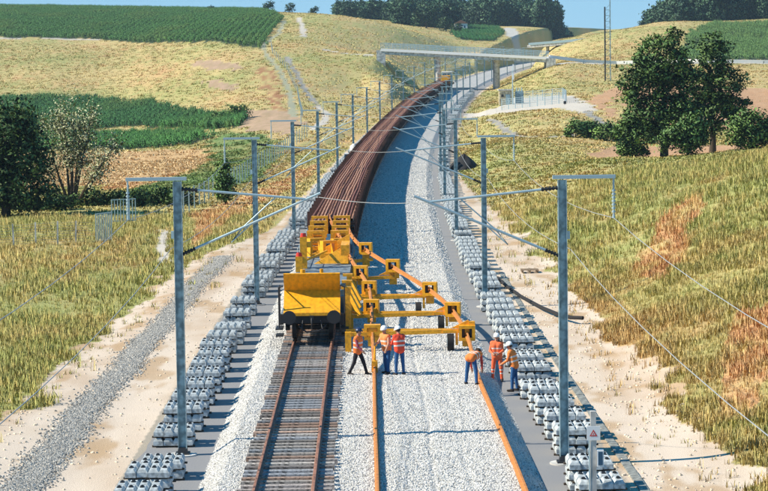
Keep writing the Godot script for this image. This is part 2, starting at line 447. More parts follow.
func build_land() -> void:
	var NU := 540
	var rows := []
	for i in 16: rows.append(lerpf(15.0, 46.0, i / 16.0))
	for i in 290: rows.append(46.0 * pow(165.0 / 46.0, i / 290.0))
	for i in 321: rows.append(165.0 * pow(3000.0 / 165.0, i / 320.0))
	var NR := rows.size()
	var pos := PackedVector3Array(); pos.resize(NU * NR)
	var cc := PackedColorArray(); cc.resize(NU * NR)
	var cls := PackedInt32Array(); cls.resize(NU * NR)
	for j in NR:
		var D: float = rows[j]
		for i in NU:
			var X := D * lerpf(-0.30, 0.30, i / (NU - 1.0))
			var k := j * NU + i
			pos[k] = gp(X, D)
			var cv := cover(X, D)
			cls[k] = cv[0]
			cc[k] = cv[1]
	var nn := PackedVector3Array(); nn.resize(NU * NR)
	for j in NR:
		for i in NU:
			var a := pos[j * NU + mini(i + 1, NU - 1)] - pos[j * NU + maxi(i - 1, 0)]
			var b := pos[mini(j + 1, NR - 1) * NU + i] - pos[maxi(j - 1, 0) * NU + i]
			nn[j * NU + i] = a.cross(b).normalized()
	var names := ["grassland", "dirt_ground", "farm_field", "road"]
	var mats := [M.grass_ground, M.dirt, M.field, M.asphalt]
	mats[3] = M.dirt
	for s in 4:
		var b := MB.new()
		var re := PackedInt32Array(); re.resize(NU * NR); re.fill(-1)
		for j in NR - 1:
			for i in NU - 1:
				var k := j * NU + i
				if cls[k] != s: continue
				var q := [k, k + 1, k + NU + 1, k + NU]
				var w := []
				for e in q:
					if re[e] < 0:
						b.col = cc[e]
						re[e] = b.vert(pos[e], nn[e])
					w.append(re[e])
				b.tri(w[0], w[1], w[2]); b.tri(w[0], w[2], w[3])
		if b.v.size(): struct(b.done(mats[s]), names[s])

# ---------------------------------------------------------------- track bed
const TL := -2.22   # temporary track, measured from the middle of the bed
const TR := 2.22
func bed_h(o: float, D: float) -> float:
	var a := absf(o)
	var h := nz2.get_noise_2d(o * 14.0, D * 9.0) * 0.035
	h -= 0.045 * exp(-pow((o - 1.75 - nz.get_noise_2d(D * 2.0, 5) * 0.15) / 0.09, 2)) + 0.03 * exp(-pow((o - 2.65) / 0.10, 2))
	if a > 4.0: h -= (a - 4.0) * 0.62
	return h
func build_bed() -> void:
	var b := MB.new()
	var offs := []
	for i in 61: offs.append(lerpf(-4.75, 4.75, i / 60.0))
	var ds := []
	var d := 30.0
	while d < 1000.0:
		ds.append(d)
		d += 0.35 if d < 130.0 else (1.2 if d < 300.0 else 6.0)
	var N := offs.size()
	for D in ds:
		for o in offs:
			b.vert(on(o, bed_h(o, D), D), Vector3(nz.get_noise_2d(o * 60.0, D * 40.0) * 0.2, 1, nz2.get_noise_2d(o * 60.0, D * 40.0) * 0.2).normalized() if absf(o) < 4.05 else Vector3(signf(o) * 0.5, 0.86, 0))
	for j in ds.size() - 1:
		for i in N - 1:
			var k: int = j * N + i
			b.tri(k, k + 1, k + N + 1); b.tri(k, k + N + 1, k + N)
	struct(b.done(M.ballast), "ballast_bed")
	for s in [-1.0, 1.0]:
		b = MB.new()
		var prev := []
		d = 30.0
		while d < 1000.0:
			var cur := [on(s * 4.5, -0.405, d), on(s * (6.75 + nz.get_noise_2d(d * 6.0, s * 40.0) * 0.35), -0.405, d)]
			if s > 0: cur.reverse()
			if prev: b.quad(prev[1], prev[0], cur[0], cur[1])
			prev = cur
			d += 1.0 if d < 200.0 else 5.0
		struct(b.done(M.path), "service_path")
func stone_mesh(sd: int) -> ArrayMesh:
	var b := MB.new()
	rng.seed = sd
	var t := (1.0 + sqrt(5.0)) / 2.0
	var p := []
	for e in [[-1, t, 0], [1, t, 0], [-1, -t, 0], [1, -t, 0], [0, -1, t], [0, 1, t], [0, -1, -t], [0, 1, -t], [t, 0, -1], [t, 0, 1], [-t, 0, -1], [-t, 0, 1]]:
		p.append(Vector3(e[0], e[1] * 0.75, e[2]).normalized() * rng.randf_range(0.62, 1.1) * Vector3(1, 0.75, 0.85))
	for f in [[0, 11, 5], [0, 5, 1], [0, 1, 7], [0, 7, 10], [0, 10, 11], [1, 5, 9], [5, 11, 4], [11, 10, 2], [10, 7, 6], [7, 1, 8], [3, 9, 4], [3, 4, 2], [3, 2, 6], [3, 6, 8], [3, 8, 9], [4, 9, 5], [2, 4, 11], [6, 2, 10], [8, 6, 7], [9, 8, 1]]:
		b.face(p[f[0]], p[f[1]], p[f[2]])
	return b.done(M.stone)
func spin() -> Basis:
	return Basis(Vector3(rng.randfn(), rng.randfn(), rng.randfn()).normalized(), rng.randf() * TAU)
func build_stones() -> void:
	var sm := stone_mesh(5)
	rng.seed = 11
	var buf := PackedFloat32Array()
	for pass_ in [[54.0, 86.0, 380.0, 0.030], [86.0, 130.0, 160.0, 0.037], [130.0, 340.0, 36.0, 0.055]]:
		var n := int((pass_[1] - pass_[0]) * 9.3 * pass_[2])
		for i in n:
			var D := rng.randf_range(pass_[0], pass_[1])
			if D > 130.0 and rng.randf() < (D - 130.0) / 210.0: continue
			var o := rng.randf_range(-4.72, 4.72)
			var g := rng.randf_range(0.72, 1.0)
			if rng.randf() < 0.09: g *= 0.45
			push(buf, spin().scaled(Vector3.ONE * pass_[3] * rng.randf_range(0.7, 1.35)), on(o, bed_h(o, D) + 0.006, D), Color(g, g, g * rng.randf_range(0.95, 1.03)))
	tag(scatter(sm, buf, "ballast_stones"), "loose pale grey crushed stones covering the track bed", "ballast", "", "stuff")
	buf = PackedFloat32Array()
	for i in 38000:
		var D := 53.0 + pow(rng.randf(), 1.4) * 90.0
		var o := -9.45 + rng.randfn() * 0.29 + nz.get_noise_2d(D * 4.0, 7.0) * 0.25
		var g := rng.randf_range(0.28, 0.72)
		var p := gp(cl(D) + o, D, 0.008)
		push(buf, spin().scaled(Vector3.ONE * rng.randf_range(0.03, 0.065)), p, Color(g, g * 0.98, g * 0.93))
	tag(scatter(sm, buf, "gravel_strip"), "long strip of coarse grey drain gravel along the dirt track", "gravel", "", "stuff")
	buf = PackedFloat32Array()
	for i in 3800:
		var s := -1.0 if rng.randf() < 0.5 else 1.0
		var D := 53.0 + pow(rng.randf(), 1.5) * 110.0
		var o := s * rng.randf_range(6.9, 11.6 if s < 0 else 10.4)
		if nz.get_noise_2d(o * 12.0, D * 6.0) < 0.0 and rng.randf() < 0.7: continue
		var g := rng.randf_range(0.6, 1.0)
		push(buf, spin().scaled(Vector3.ONE * rng.randf_range(0.02, 0.07)), gp(cl(D) + o, D, 0.01), Color(g * 1.2, g * 1.02, g * 0.82))
	tag(scatter(sm, buf, "loose_pebbles"), "loose pebbles and clods scattered over the pale dirt tracks", "pebbles", "", "stuff")

func rail_profile() -> Array:
	var r := [Vector2(-0.075, 0), Vector2(0.075, 0), Vector2(0.075, 0.012), Vector2(0.012, 0.035), Vector2(0.012, 0.125), Vector2(0.036, 0.135), Vector2(0.036, 0.165), Vector2(0.028, 0.172), Vector2(-0.028, 0.172), Vector2(-0.036, 0.165), Vector2(-0.036, 0.135), Vector2(-0.012, 0.125), Vector2(-0.012, 0.035), Vector2(-0.075, 0.012)]
	r.reverse()
	return r
func build_temporary_track() -> void:
	var t := thing("temporary_track", on(TL, 0, 60), "temporary track of worn timber sleepers leading up to the yellow-fronted wagon", "railway track")
	rng.seed = 21
	var meshes := []
	for k in 16:
		var b := MB.new()
		var g := rng.randf_range(0.18, 0.46)
		b.col = [Color(g, g * 0.9, g * 0.86), Color(g * 1.3, g * 0.90, g * 0.70), Color(g * 0.8, g * 0.86, g * 0.95), Color(g * 1.1, g * 1.02, g * 0.95)][k % 4]
		b.box(Vector3.ZERO, Vector3(2.45 + rng.randf_range(-0.04, 0.04), 0.13, rng.randf_range(0.22, 0.28)), Basis.IDENTITY, Vector2(0.994, 0.94))
		meshes.append(b.done(M.wood))
	var D := 50.0
	while D < 134.0:
		var o := put(meshes[rng.randi() % 16], "sleeper", t)
		o.basis = heading(D) * Basis(Vector3.UP, rng.randfn() * 0.012)
		o.position = on(TL + rng.randfn() * 0.03, 0.075 + rng.randfn() * 0.006, D) - t.position
		D += 0.56 + rng.randfn() * 0.03
	var plate := MB.new()
	for s in [-1.0, 1.0]:
		var pts := []
		for i in 60: pts.append(on(TL + s * 0.755, 0.142, 48.0 + i * 2.0) - t.position)
		var b := MB.new()
		b.sweep(rail_profile(), pts)
		put(b.done(M.rust), "rail", t)
# ---------------------------------------------------------------- concrete twin-block sleepers in stacks
func block_mesh() -> ArrayMesh:
	var b := MB.new()
	var w := 0.145
	var l := 0.315
	var rings := [[0.0, w, l], [0.13, w, l], [0.20, 0.098, 0.285], [0.225, 0.088, 0.262]]
	var prev := []
	for r in rings:
		var cur := [Vector3(-r[1], r[0], r[2]), Vector3(r[1], r[0], r[2]), Vector3(r[1], r[0], -r[2]), Vector3(-r[1], r[0], -r[2])]
		if prev:
			for i in 4: b.quad(prev[i], prev[(i + 1) % 4], cur[(i + 1) % 4], cur[i])
		else: b.quad(cur[3], cur[2], cur[1], cur[0])
		prev = cur
	b.quad(prev[0], prev[1], prev[2], prev[3])
	return b.done(M.concrete)
func fast_mesh() -> ArrayMesh:
	var b := MB.new()
	b.box(Vector3(0, 0.232, 0), Vector3(0.12, 0.012, 0.10))
	for s in [-1.0, 1.0]:
		b.box(Vector3(0, 0.243, s * 0.07), Vector3(0.09, 0.025, 0.05))
		b.cyl(Vector3(0, 0.24, s * 0.07), Vector3(0, 0.27, s * 0.07), 0.018, 6)
	return b.done(M.dark_iron)
func bar_mesh() -> ArrayMesh:
	var b := MB.new()
	b.box(Vector3(0, 0.10, 0), Vector3(0.05, 0.05, 0.12))
	return b.done(M.rust)
func build_stacks() -> void:
	var bm := block_mesh(); var fm := fast_mesh(); var rm := bar_mesh()
	var joined := MB.new()
	var src := Node3D.new()
	for s in [-1.0, 1.0]:
		var q := MeshInstance3D.new(); q.mesh = bm; q.name = "block"; src.add_child(q, true); q.position.z = s * 0.37
		var f := MeshInstance3D.new(); f.mesh = fm; f.name = "fastening"; q.add_child(f, true)
	var r := MeshInstance3D.new(); r.mesh = rm; r.name = "tie_bar"; src.add_child(r, true)
	var bat := MB.new()
	bat.col = Color(0.10, 0.075, 0.055)
	bat.box(Vector3.ZERO, Vector3(1.3, 0.05, 0.09))
	var batm := bat.done(M.wood)
	rng.seed = 31
	var buf := PackedFloat32Array()
	var far_blocks := []
	for side in [-1, 1]:
		var D := 54.6 if side < 0 else 54.9
		var done := 0
		var k := 0
		while D < 560.0:
			var layers: int = 3
			if side > 0 and D > 250.0: layers = 3 + rng.randi() % 3
			if side > 0 and absf(D - 258.0) < 3.0: layers = 7
			if rng.randf() < 0.15: layers -= 1
			var pole_gap := false
			for i in 14:
				var pd := (67.0 if side < 0 else 64.6) + 44.7 * i
				if absf(D - pd) < 1.75: pole_gap = true
			if not pole_gap and not (side < 0 and D > 103.0 and D < 106.0) and not (side < 0 and D > 161 and D < 167):
				var near := D < (90.0 if side < 0 else 94.0)
				var x0 := rng.randfn() * 0.05
				for ly in layers:
					for c in 4:
						var o: float = side * 5.92 + x0 + (c - 1.5) * 0.297 + rng.randfn() * 0.008
						var p := on(o, -0.40 + 0.055 + ly * 0.28, D + rng.randfn() * 0.025)
						var bs := heading(D) * Basis(Vector3.UP, rng.randfn() * 0.008)
						if near:
							var n: Node3D = src.duplicate()
							n.name = numbered("concrete_sleeper"); add_child(n)
							n.transform = Transform3D(bs, p)
							tag(n, "twin-block concrete sleeper in the stacks between the temporary track and the gravel strip" if side < 0 else "twin-block concrete sleeper in the stacks at the foot of the right-hand bank", "sleeper", "concrete sleepers stacked by the temporary track" if side < 0 else "concrete sleepers stacked by the bank")
						else:
							for s in [-0.37, 0.37]: far_blocks.append([bs, p + bs * Vector3(0, 0, s)])
					if near:
						for s in [-0.52, 0.52]:
							var q := put(batm, "timber_batten")
							q.transform = Transform3D(heading(D), on(side * 5.92 + x0, -0.40 + 0.026 + ly * 0.28 + (0.0 if ly == 0 else 0.002), D) + heading(D) * Vector3(0, 0, s))
							tag(q, "dark timber batten under a layer of concrete sleepers beside the temporary track" if side < 0 else "dark timber batten under a layer of concrete sleepers along the bank", "batten", "battens under sleepers by the temporary track" if side < 0 else "battens under sleepers by the bank")
			D += 2.86 + rng.randf_range(0.0, 0.14)
			k += 1
	src.free()
	for e in far_blocks: push(buf, e[0], e[1], grey(rng.randf_range(0.85, 1.0)))
	tag(scatter(bm, buf, "distant_concrete_sleepers"), "far stacks of concrete sleepers lining both sides of the curve", "sleepers", "", "stuff")

# ---------------------------------------------------------------- catenary masts
func make_mast(side: float) -> Node3D:
	# local: x towards the tracks is -side
	var t := Node3D.new()
	var i := -side
	var add := func(b: MB, m: Material, called: String, par: Node3D = null) -> MeshInstance3D:
		var o := MeshInstance3D.new(); o.mesh = b.done(m); o.name = called
		(t if par == null else par).add_child(o, true)
		return o
	var b := MB.new()
	b.box(Vector3(-0.115, 4.1, 0), Vector3(0.02, 8.05, 0.25)); b.box(Vector3(0.115, 4.1, 0), Vector3(0.02, 8.05, 0.25)); b.box(Vector3(0, 4.1, 0), Vector3(0.21, 8.05, 0.016))
	add.call(b, M.steel_grey, "mast")
	b = MB.new(); b.box(Vector3(0, 0.06, 0), Vector3(0.42, 0.05, 0.42)); b.box(Vector3(0, 0.16, 0), Vector3(0.30, 0.16, 0.30), Basis.IDENTITY, Vector2(0.8, 0.8))
	add.call(b, M.dark_iron, "base_plate")
	b = MB.new(); b.cyl(Vector3(0, -0.3, 0), Vector3(0, 0.035, 0), 0.42, 18)
	add.call(b, M.pale_concrete, "footing")
	b = MB.new(); b.box(Vector3(side * 0.62, 8.20, 0), Vector3(1.78, 0.10, 0.16))
	var arm: MeshInstance3D = add.call(b, M.galvanised, "feeder_arm")
	b = MB.new()
	var x := side * 1.46
	b.tube([Vector3(x, 8.15, 0), Vector3(x, 7.85, 0)], [0.03], 6)
	for k in 7: b.tube([Vector3(x, 7.85 - k * 0.10, 0), Vector3(x, 7.80 - k * 0.10, 0), Vector3(x, 7.76 - k * 0.10, 0)], [0.025, 0.065, 0.025], 8)
	b.tube([Vector3(x, 7.15, 0), Vector3(x, 7.02, 0)], [0.03, 0.05], 6)
	add.call(b, M.galvanised, "insulator", arm)
	b = MB.new(); b.tube([Vector3(i * 0.55, 7.86, 0), Vector3(i * 3.75, 7.55, 0)], [0.036], 8)
	add.call(b, M.galvanised, "upper_tube")
	b = MB.new(); b.tube([Vector3(i * 0.45, 6.12, 0), Vector3(i * 4.2, 7.72, 0)], [0.038], 8)
	add.call(b, M.galvanised, "lower_tube")
	b = MB.new(); b.tube([Vector3(i * 1.9, 6.74, 0), Vector3(i * 1.55, 6.30, 0), Vector3(i * 2.15, 6.84, 0)], [0.018], 6)
	b.tube([Vector3(i * 1.9, 6.74, 0), Vector3(i * 2.9, 7.63, 0)], [0.02], 6)
	add.call(b, M.galvanised, "stay")
	for e in [[Vector3(i * 0.1, 7.90, 0), Vector3(i * 0.6, 7.855, 0)], [Vector3(i * 0.1, 5.97, 0), Vector3(i * 0.5, 6.14, 0)]]:
		b = MB.new()
		var a: Vector3 = e[0]
		var z: Vector3 = e[1]
		for k in 5:
			var p := a.lerp(z, k / 5.0); var q := a.lerp(z, (k + 1) / 5.0)
			b.tube([p, p.lerp(q, 0.5), q], [0.03, 0.075, 0.03], 8)
		add.call(b, M.dark_iron, "insulator")
	b = MB.new(); b.box(Vector3(side * 0.16, 6.55, 0), Vector3(0.10, 0.22, 0.10))
	add.call(b, M.galvanised, "clamp")
	return t
func mast_D(side: float, k: int) -> float:
	return (67.0 if side < 0 else 64.6) + 44.7 * k
func build_masts() -> void:
	for side in [-1.0, 1.0]:
		var src := make_mast(side)
		for k in 20:
			var D := mast_D(side, k)
			var n: Node3D = src.duplicate()
			n.name = numbered("catenary_mast"); add_child(n)
			n.transform = Transform3D(heading(D), on(side * 5.55, -0.40, D))
			var lab: String = "catenary mast in the row by the warning post, %s one counted from that post" % NTH[k]
			if side < 0: lab = "blue-grey catenary mast beside the sleeper stacks, short of the yellow-fronted wagon" if k == 0 else ("catenary mast beside the yellow guide frames, past the front wagon" if k == 1 else "catenary mast beside the loaded train, %s one beyond the yellow guide frames" % NTH[k - 2])
			tag(n, lab, "catenary mast", "catenary masts beside the train" if side < 0 else "catenary masts along the bank")
		src.free()
		for w in [[7.02, 1.46, "feeder_wire", "thin feeder wire hung from the outer arms of the masts "], [6.15, 0.22, "earth_wire", "thin earth wire clamped to the outer face of the masts "]]:
			var b := MB.new()
			var pts := []
			for k in range(-1, 19):
				var D0 := mast_D(side, k); var D1 := mast_D(side, k + 1)
				for s in 8:
					var f := s / 8.0
					var D := lerpf(D0, D1, f)
					if D < 24.0: continue
					pts.append(on(side * (5.55 + w[1]), w[0] - 0.40 - 1.7 * f * (1.0 - f), D))
			b.tube(pts, [0.010], 5, false)
			tag(put(b.done(M.pale_wire), w[2]), w[3] + ("beside the train" if side < 0 else "along the right-hand bank"), "wire")
	for k in 14:
		var a := on(-5.55 + 4.15, 7.20, mast_D(-1, k)); var z := on(5.55 - 3.75, 7.14, mast_D(1, k))
		var b := MB.new()
		var pts := []
		for i in 9: pts.append(a.lerp(z, i / 8.0) + Vector3(0, -0.10 * sin(PI * i / 8.0), 0))
		b.tube(pts, [0.011], 5, false)
		tag(put(b.done(M.pale_wire), "cross_wire"), "thin tie wire between facing cantilevers, %s across the line counted from the workers" % NTH[k], "wire", "tie wires across the line")

func build_lineside() -> void:
	# warning post with telephone box between the near stacks
	var t := thing("warning_post", on(5.62, -0.40, 57.0), "short grey post with a red triangle danger plate and a telephone box", "sign post")
	var b := MB.new(); b.box(Vector3(0, 1.28, 0), Vector3(0.16, 2.7, 0.13), Basis.IDENTITY, Vector2(0.85, 0.85)); put(b.done(M.pale_concrete), "post", t)
	b = MB.new(); b.box(Vector3(0, 2.08, 0.085), Vector3(0.34, 0.36, 0.02))
	var pl := put(b.done(M.white_paint), "plate", t)
	b = MB.new()
	for e in [[0.115, 0.0]]:
		var r: float = e[0]
		var o := []
		var q := []
		for k in 3:
			var a := PI / 2 + TAU * k / 3.0
			o.append(Vector3(cos(a) * r, 2.06 + sin(a) * r, 0.099)); q.append(Vector3(cos(a) * r * 0.55, 2.06 + sin(a) * r * 0.55, 0.099))
		for k in 3: b.quad(o[k], o[(k + 1) % 3], q[(k + 1) % 3], q[k])
	b.box(Vector3(0, 2.058, 0.1), Vector3(0.016, 0.06, 0.004), Basis(Vector3(0, 0, 1), -0.3))
	put(b.done(M.red_paint), "danger_triangle", pl)
	b = MB.new(); b.box(Vector3(0.17, 1.44, 0.02), Vector3(0.17, 0.42, 0.2)); var ph := put(b.done(M.white_paint), "telephone_box", t)
	b = MB.new(); b.box(Vector3(0.17, 1.44, 0.125), Vector3(0.11, 0.34, 0.012)); put(b.done(M.blue_paint), "box_door", ph)
	b = MB.new(); b.tube([Vector3(-0.10, 0.0, 0.05), Vector3(-0.10, 1.9, 0.05)], [0.02], 6); put(b.done(M.galvanised), "conduit", t)
	# cable trough with lids on the bank side
	t = thing("cable_trough", on(7.3, -0.4, 60), "line of grey concrete cable trough lids at the foot of the right-hand bank", "cable trough")
	b = MB.new(); b.col = Color(0.55, 0.52, 0.46); b.box(Vector3(0, 0, 0), Vector3(0.26, 0.05, 0.94), Basis.IDENTITY, Vector2(0.97, 0.99))
	var lid := b.done(M.concrete)
	rng.seed = 77
	var D := 53.0
	while D < 128.0:
		var o := put(lid, "lid", t)
		var off := 7.3
		o.basis = heading(D) * Basis(Vector3.UP, rng.randfn() * 0.01)
		o.position = gp(cl(D) + off, D, 0.01 + rng.randf() * 0.015) - t.position
		D += 0.96
	# black drain pipe lying on the dirt
	b = MB.new()
	var pts := []
	for e in [[6.9, 124.0, 0.1], [7.1, 119.0, 0.12], [7.5, 113.0, 0.14], [8.1, 107.0, 0.18], [8.6, 103.0, 0.25], [9.0, 101.2, 0.3], [9.5, 100.8, 0.3]]: pts.append(gp(cl(e[1]) + e[0], e[1], e[2]))
	b.tube(pts, [0.085], 10)
	tag(put(b.done(M.rubber), "drain_pipe"), "black corrugated drain pipe curving onto the pale dirt track", "pipe")
	b = MB.new(); pts = []
	for e in [[7.6, 53.0], [8.4, 54.6], [8.9, 56.5], [9.6, 58.0], [10.5, 58.6], [12.5, 59.0]]: pts.append(gp(cl(e[1]) + e[0], e[1], 0.07 + 0.04 * sin(e[1] * 3.0)))
	b.tube(pts, [0.025], 6)
	tag(put(b.done(M.rubber), "loose_cable"), "dark loose cable lying across the right-hand dirt track", "cable")
	# pallet on the dirt
	t = thing("wooden_pallet", gp(cl(128) + 8.9, 128, 0.05), "small weathered timber pallet lying on the right-hand dirt track", "pallet")
	for k in 6:
		b = MB.new(); b.col = Color(0.36, 0.25, 0.16) * rng.randf_range(0.8, 1.2); b.box(Vector3(0, 0.13, (k - 2.5) * 0.2), Vector3(1.0, 0.025, 0.13)); put(b.done(M.wood), "slat", t)
	for k in 3:
		b = MB.new(); b.col = Color(0.24, 0.17, 0.11); b.box(Vector3((k - 1) * 0.42, 0.06, 0), Vector3(0.1, 0.11, 1.15)); put(b.done(M.wood), "bearer", t)
	# trailer and cabinet by the train
	t = thing("site_cabinet", on(-4.95, -0.40, 268), "dark blue site cabinet with a pale lid standing beside the loaded train", "cabinet")
	b = MB.new(); b.box(Vector3(0, 0.8, 0), Vector3(1.5, 1.6, 1.2)); put(b.done(M.blue_paint), "body", t)
	b = MB.new(); b.box(Vector3(0.1, 1.66, 0), Vector3(1.7, 0.1, 1.4)); put(b.done(M.white_paint), "lid", t)
	b = MB.new(); b.box(Vector3(0, 0.85, 0.61), Vector3(1.2, 1.2, 0.02)); put(b.done(M.dark_iron), "door", t)
	t = thing("white_tank", on(-4.7, -0.40, 274), "white upright tank behind the blue site cabinet", "tank")
	b = MB.new(); b.tube([Vector3(0, 0, 0), Vector3(0, 2.3, 0), Vector3(0, 2.6, 0)], [0.6, 0.6, 0.25], 16); put(b.done(M.white_paint), "shell", t)
	b = MB.new(); b.box(Vector3(0, 0.05, 0), Vector3(1.5, 0.1, 1.5)); put(b.done(M.pale_concrete), "base", t)
	# heap of black sheeting at the foot of the bank
	t = thing("sheeting_heap", gp(cl(262) + 8.3, 262), "heap of crumpled black plastic sheeting at the foot of the right-hand bank", "sheeting")
	b = MB.new()
	var NA := 26
	var rows := []
	for j in 9:
		var ring := []
		for i in NA:
			var a := TAU * i / NA
			var f := j / 8.0
			var r := (1.0 - pow(f, 1.6)) * (1.0 + 0.22 * nz.get_noise_2d(cos(a) * 60.0, sin(a) * 60.0 + f * 50.0))
			var p := Vector3(cos(a) * 1.9 * r, 1.7 * f * (1.0 + 0.12 * sin(a * 5.0 + f * 4.0)) - 0.1, sin(a) * 3.2 * r)
			ring.append(b.vert(p, Vector3(cos(a), 0.35 + f + 0.4 * sin(a * 7.0 + f * 9.0), sin(a) * 0.6).normalized()))
		rows.append(ring)
	for j in 8:
		for i in NA:
			var i2 := (i + 1) % NA
			b.tri(rows[j][i], rows[j + 1][i2], rows[j][i2]); b.tri(rows[j][i], rows[j + 1][i], rows[j + 1][i2])
	put(b.done(M.rubber), "sheet", t)
	b = MB.new()
	for e in [[-1.2, 1.5], [1.1, 1.9], [0.2, -2.4]]: b.box(Vector3(e[0], 0.08, e[1]), Vector3(0.4, 0.22, 0.5), Basis(Vector3.UP, e[0]))
	put(b.done(M.pale_concrete), "weight_block", t)

# ---------------------------------------------------------------- train
func bogie_parts(t: Node3D, z: float) -> void:
	var b := MB.new()
	for s in [-1.0, 1.0]:
		b.box(Vector3(s * 1.0, 0.62, z), Vector3(0.12, 0.30, 2.5), Basis.IDENTITY, Vector2(1, 0.7))
		for e in [-0.9, 0.9]: b.box(Vector3(s * 1.0, 0.48, z + e), Vector3(0.18, 0.26, 0.30))
	b.box(Vector3(0, 0.66, z), Vector3(2.0, 0.2, 0.5))
	var g := put(b.done(M.dark_iron), "bogie", t)
	for e in [-0.9, 0.9]:
		for s in [-1.0, 1.0]:
			b = MB.new()
			b.cyl(Vector3(s * 0.69, 0.455, z + e), Vector3(s * 0.82, 0.455, z + e), 0.45, 20)
			b.cyl(Vector3(s * 0.65, 0.455, z + e), Vector3(s * 0.69, 0.455, z + e), 0.48, 20)
			put(b.done(M.dark_iron), "wheel", g)
		b = MB.new(); b.cyl(Vector3(-0.66, 0.455, z + e), Vector3(0.66, 0.455, z + e), 0.085, 10); put(b.done(M.dark_iron), "axle", g)
func buffers(t: Node3D, z: float, dir: float) -> void:
	for s in [-1.0, 1.0]:
		var b := MB.new()
		b.cyl(Vector3(s * 0.875, 1.02, z), Vector3(s * 0.875, 1.02, z + dir * 0.5), 0.10, 12)
		b.cyl(Vector3(s * 0.875, 1.02, z + dir * 0.5), Vector3(s * 0.875, 1.02, z + dir * 0.56), 0.27, 18)
		put(b.done(M.dark_iron), "buffer", t)
	var b := MB.new()
	b.box(Vector3(0, 0.95, z + dir * 0.12), Vector3(0.16, 0.20, 0.24)); b.tube([Vector3(0, 0.95, z + dir * 0.2), Vector3(0, 0.80, z + dir * 0.36), Vector3(0, 0.55, z + dir * 0.30)], [0.04], 6)
	b.tube([Vector3(-0.35, 0.85, z + dir * 0.1), Vector3(-0.40, 0.55, z + dir * 0.28), Vector3(-0.25, 0.45, z + dir * 0.25)], [0.03], 6)
	b.tube([Vector3(0.35, 0.85, z + dir * 0.1), Vector3(0.42, 0.52, z + dir * 0.28), Vector3(0.22, 0.42, z + dir * 0.25)], [0.03], 6)
	put(b.done(M.dark_iron), "coupling", t)
const RAIL_TOP := 0.314
func wagon_at(t: Node3D, D: float) -> void:
	t.transform = Transform3D(heading(D), on(TL, RAIL_TOP, D))
func build_train() -> void:
	# one loaded wagon, copied along the curve
	var w := Node3D.new()
	w.name = numbered("rail_wagon"); add_child(w)
	var L := 17.4
	var b := MB.new(); b.box(Vector3(0, 1.14, 0), Vector3(2.7, 0.12, L)); put(b.done(M.wagon), "deck", w)
	for s in [-1.0, 1.0]:
		b = MB.new(); b.box(Vector3(s * 1.3, 1.02, 0), Vector3(0.10, 0.34, L)); put(b.done(M.wagon), "side_sill", w)
	bogie_parts(w, -6.4); bogie_parts(w, 6.4)
	for z in [-7.4, -3.7, 0.0, 3.7, 7.4]:
		b = MB.new()
		for s in [-1.0, 1.0]: b.box(Vector3(s * 1.34, 1.95, z), Vector3(0.14, 1.65, 0.16))
		for y in [1.36, 2.06]: b.box(Vector3(0, y, z), Vector3(2.55, 0.16, 0.20))
		put(b.done(M.wagon), "stanchion_frame", w)
	buffers(w, L / 2, 1.0); buffers(w, -L / 2, -1.0)
	tag(w, "brown flat wagon carrying long rails in the train behind the yellow guides", "rail wagon", "loaded rail wagons of the train")
	var D := 137.5
	var k := 0
	while D < 585.0:
		var o: Node3D = w if k == 0 else copy(w, "rail_wagon")
		wagon_at(o, D)
		o.set_meta("label", "brown flat wagon carrying long rails, %s one behind the yellow guide frames" % NTH[k])
		D += 18.6
		k += 1
	# the long rails on the wagons
	rng.seed = 41
	var tones := [Color(0.34, 0.145, 0.08), Color(0.42, 0.19, 0.10), Color(0.22, 0.09, 0.055), Color(0.52, 0.27, 0.17), Color(0.30, 0.12, 0.08)]
	var simple := [Vector2(-0.072, 0), Vector2(-0.045, 0.05), Vector2(-0.045, 0.172), Vector2(0.045, 0.172), Vector2(0.045, 0.05), Vector2(0.072, 0)]
	for ly in 2:
		for i in 13:
			b = MB.new()
			b.col = tones[rng.randi() % 5]
			var pts := []
			var d := 129.0 + rng.randf() * 6.0 - (2.0 if ly == 1 else 0.0)
			var ph := rng.randf() * TAU
			var x := (i - 6) * 0.195
			var sway := 0.035
			while d < 590.0:
				var yy := RAIL_TOP + (1.45 if ly == 0 else 2.15)
				pts.append(on(TL + x * (1.0 - 0.0 * ly) + sin(d * 0.09 + i * 0.5) * sway + sin(d * 0.23 + ph) * 0.016, yy + 0.015 * sin(d * 0.4 + ph), d))
				d += 3.0 if d < 300.0 else 8.0
			b.sweep(simple, pts)
			tag(put(b.done(M.brown_rust), "long_rail"), "long rust-brown rail lying among others on the train wagons", "rail", "rails loaded on the train")
	# locomotive at the far end
	var t := thing("locomotive", Vector3.ZERO, "orange and grey works locomotive at the far end of the train", "locomotive")
	wagon_at(t, 600.0)
	b = MB.new(); b.box(Vector3(0, 1.25, 0), Vector3(2.9, 0.5, 14.0)); put(b.done(M.dark_iron), "underframe", t)
	b = MB.new(); b.box(Vector3(0, 2.5, 4.2), Vector3(2.4, 2.0, 5.0), Basis.IDENTITY, Vector2(0.9, 0.98)); b.box(Vector3(0, 2.5, -4.4), Vector3(2.4, 2.0, 4.6), Basis.IDENTITY, Vector2(0.9, 0.98)); put(b.done(M.yellow), "bonnet", t)
	b = MB.new(); b.box(Vector3(0, 2.9, 0), Vector3(2.9, 2.8, 3.2), Basis.IDENTITY, Vector2(0.92, 0.95)); var cab := put(b.done(M.galvanised), "cab", t)
	for s in [-0.65, 0.65]:
		b = MB.new(); b.box(Vector3(s, 3.5, 1.60), Vector3(0.9, 0.8, 0.04)); put(b.done(M.blue_paint), "window", cab)
	b = MB.new(); b.box(Vector3(0, 4.36, 0), Vector3(2.8, 0.12, 3.4)); put(b.done(M.white_paint), "roof", t)
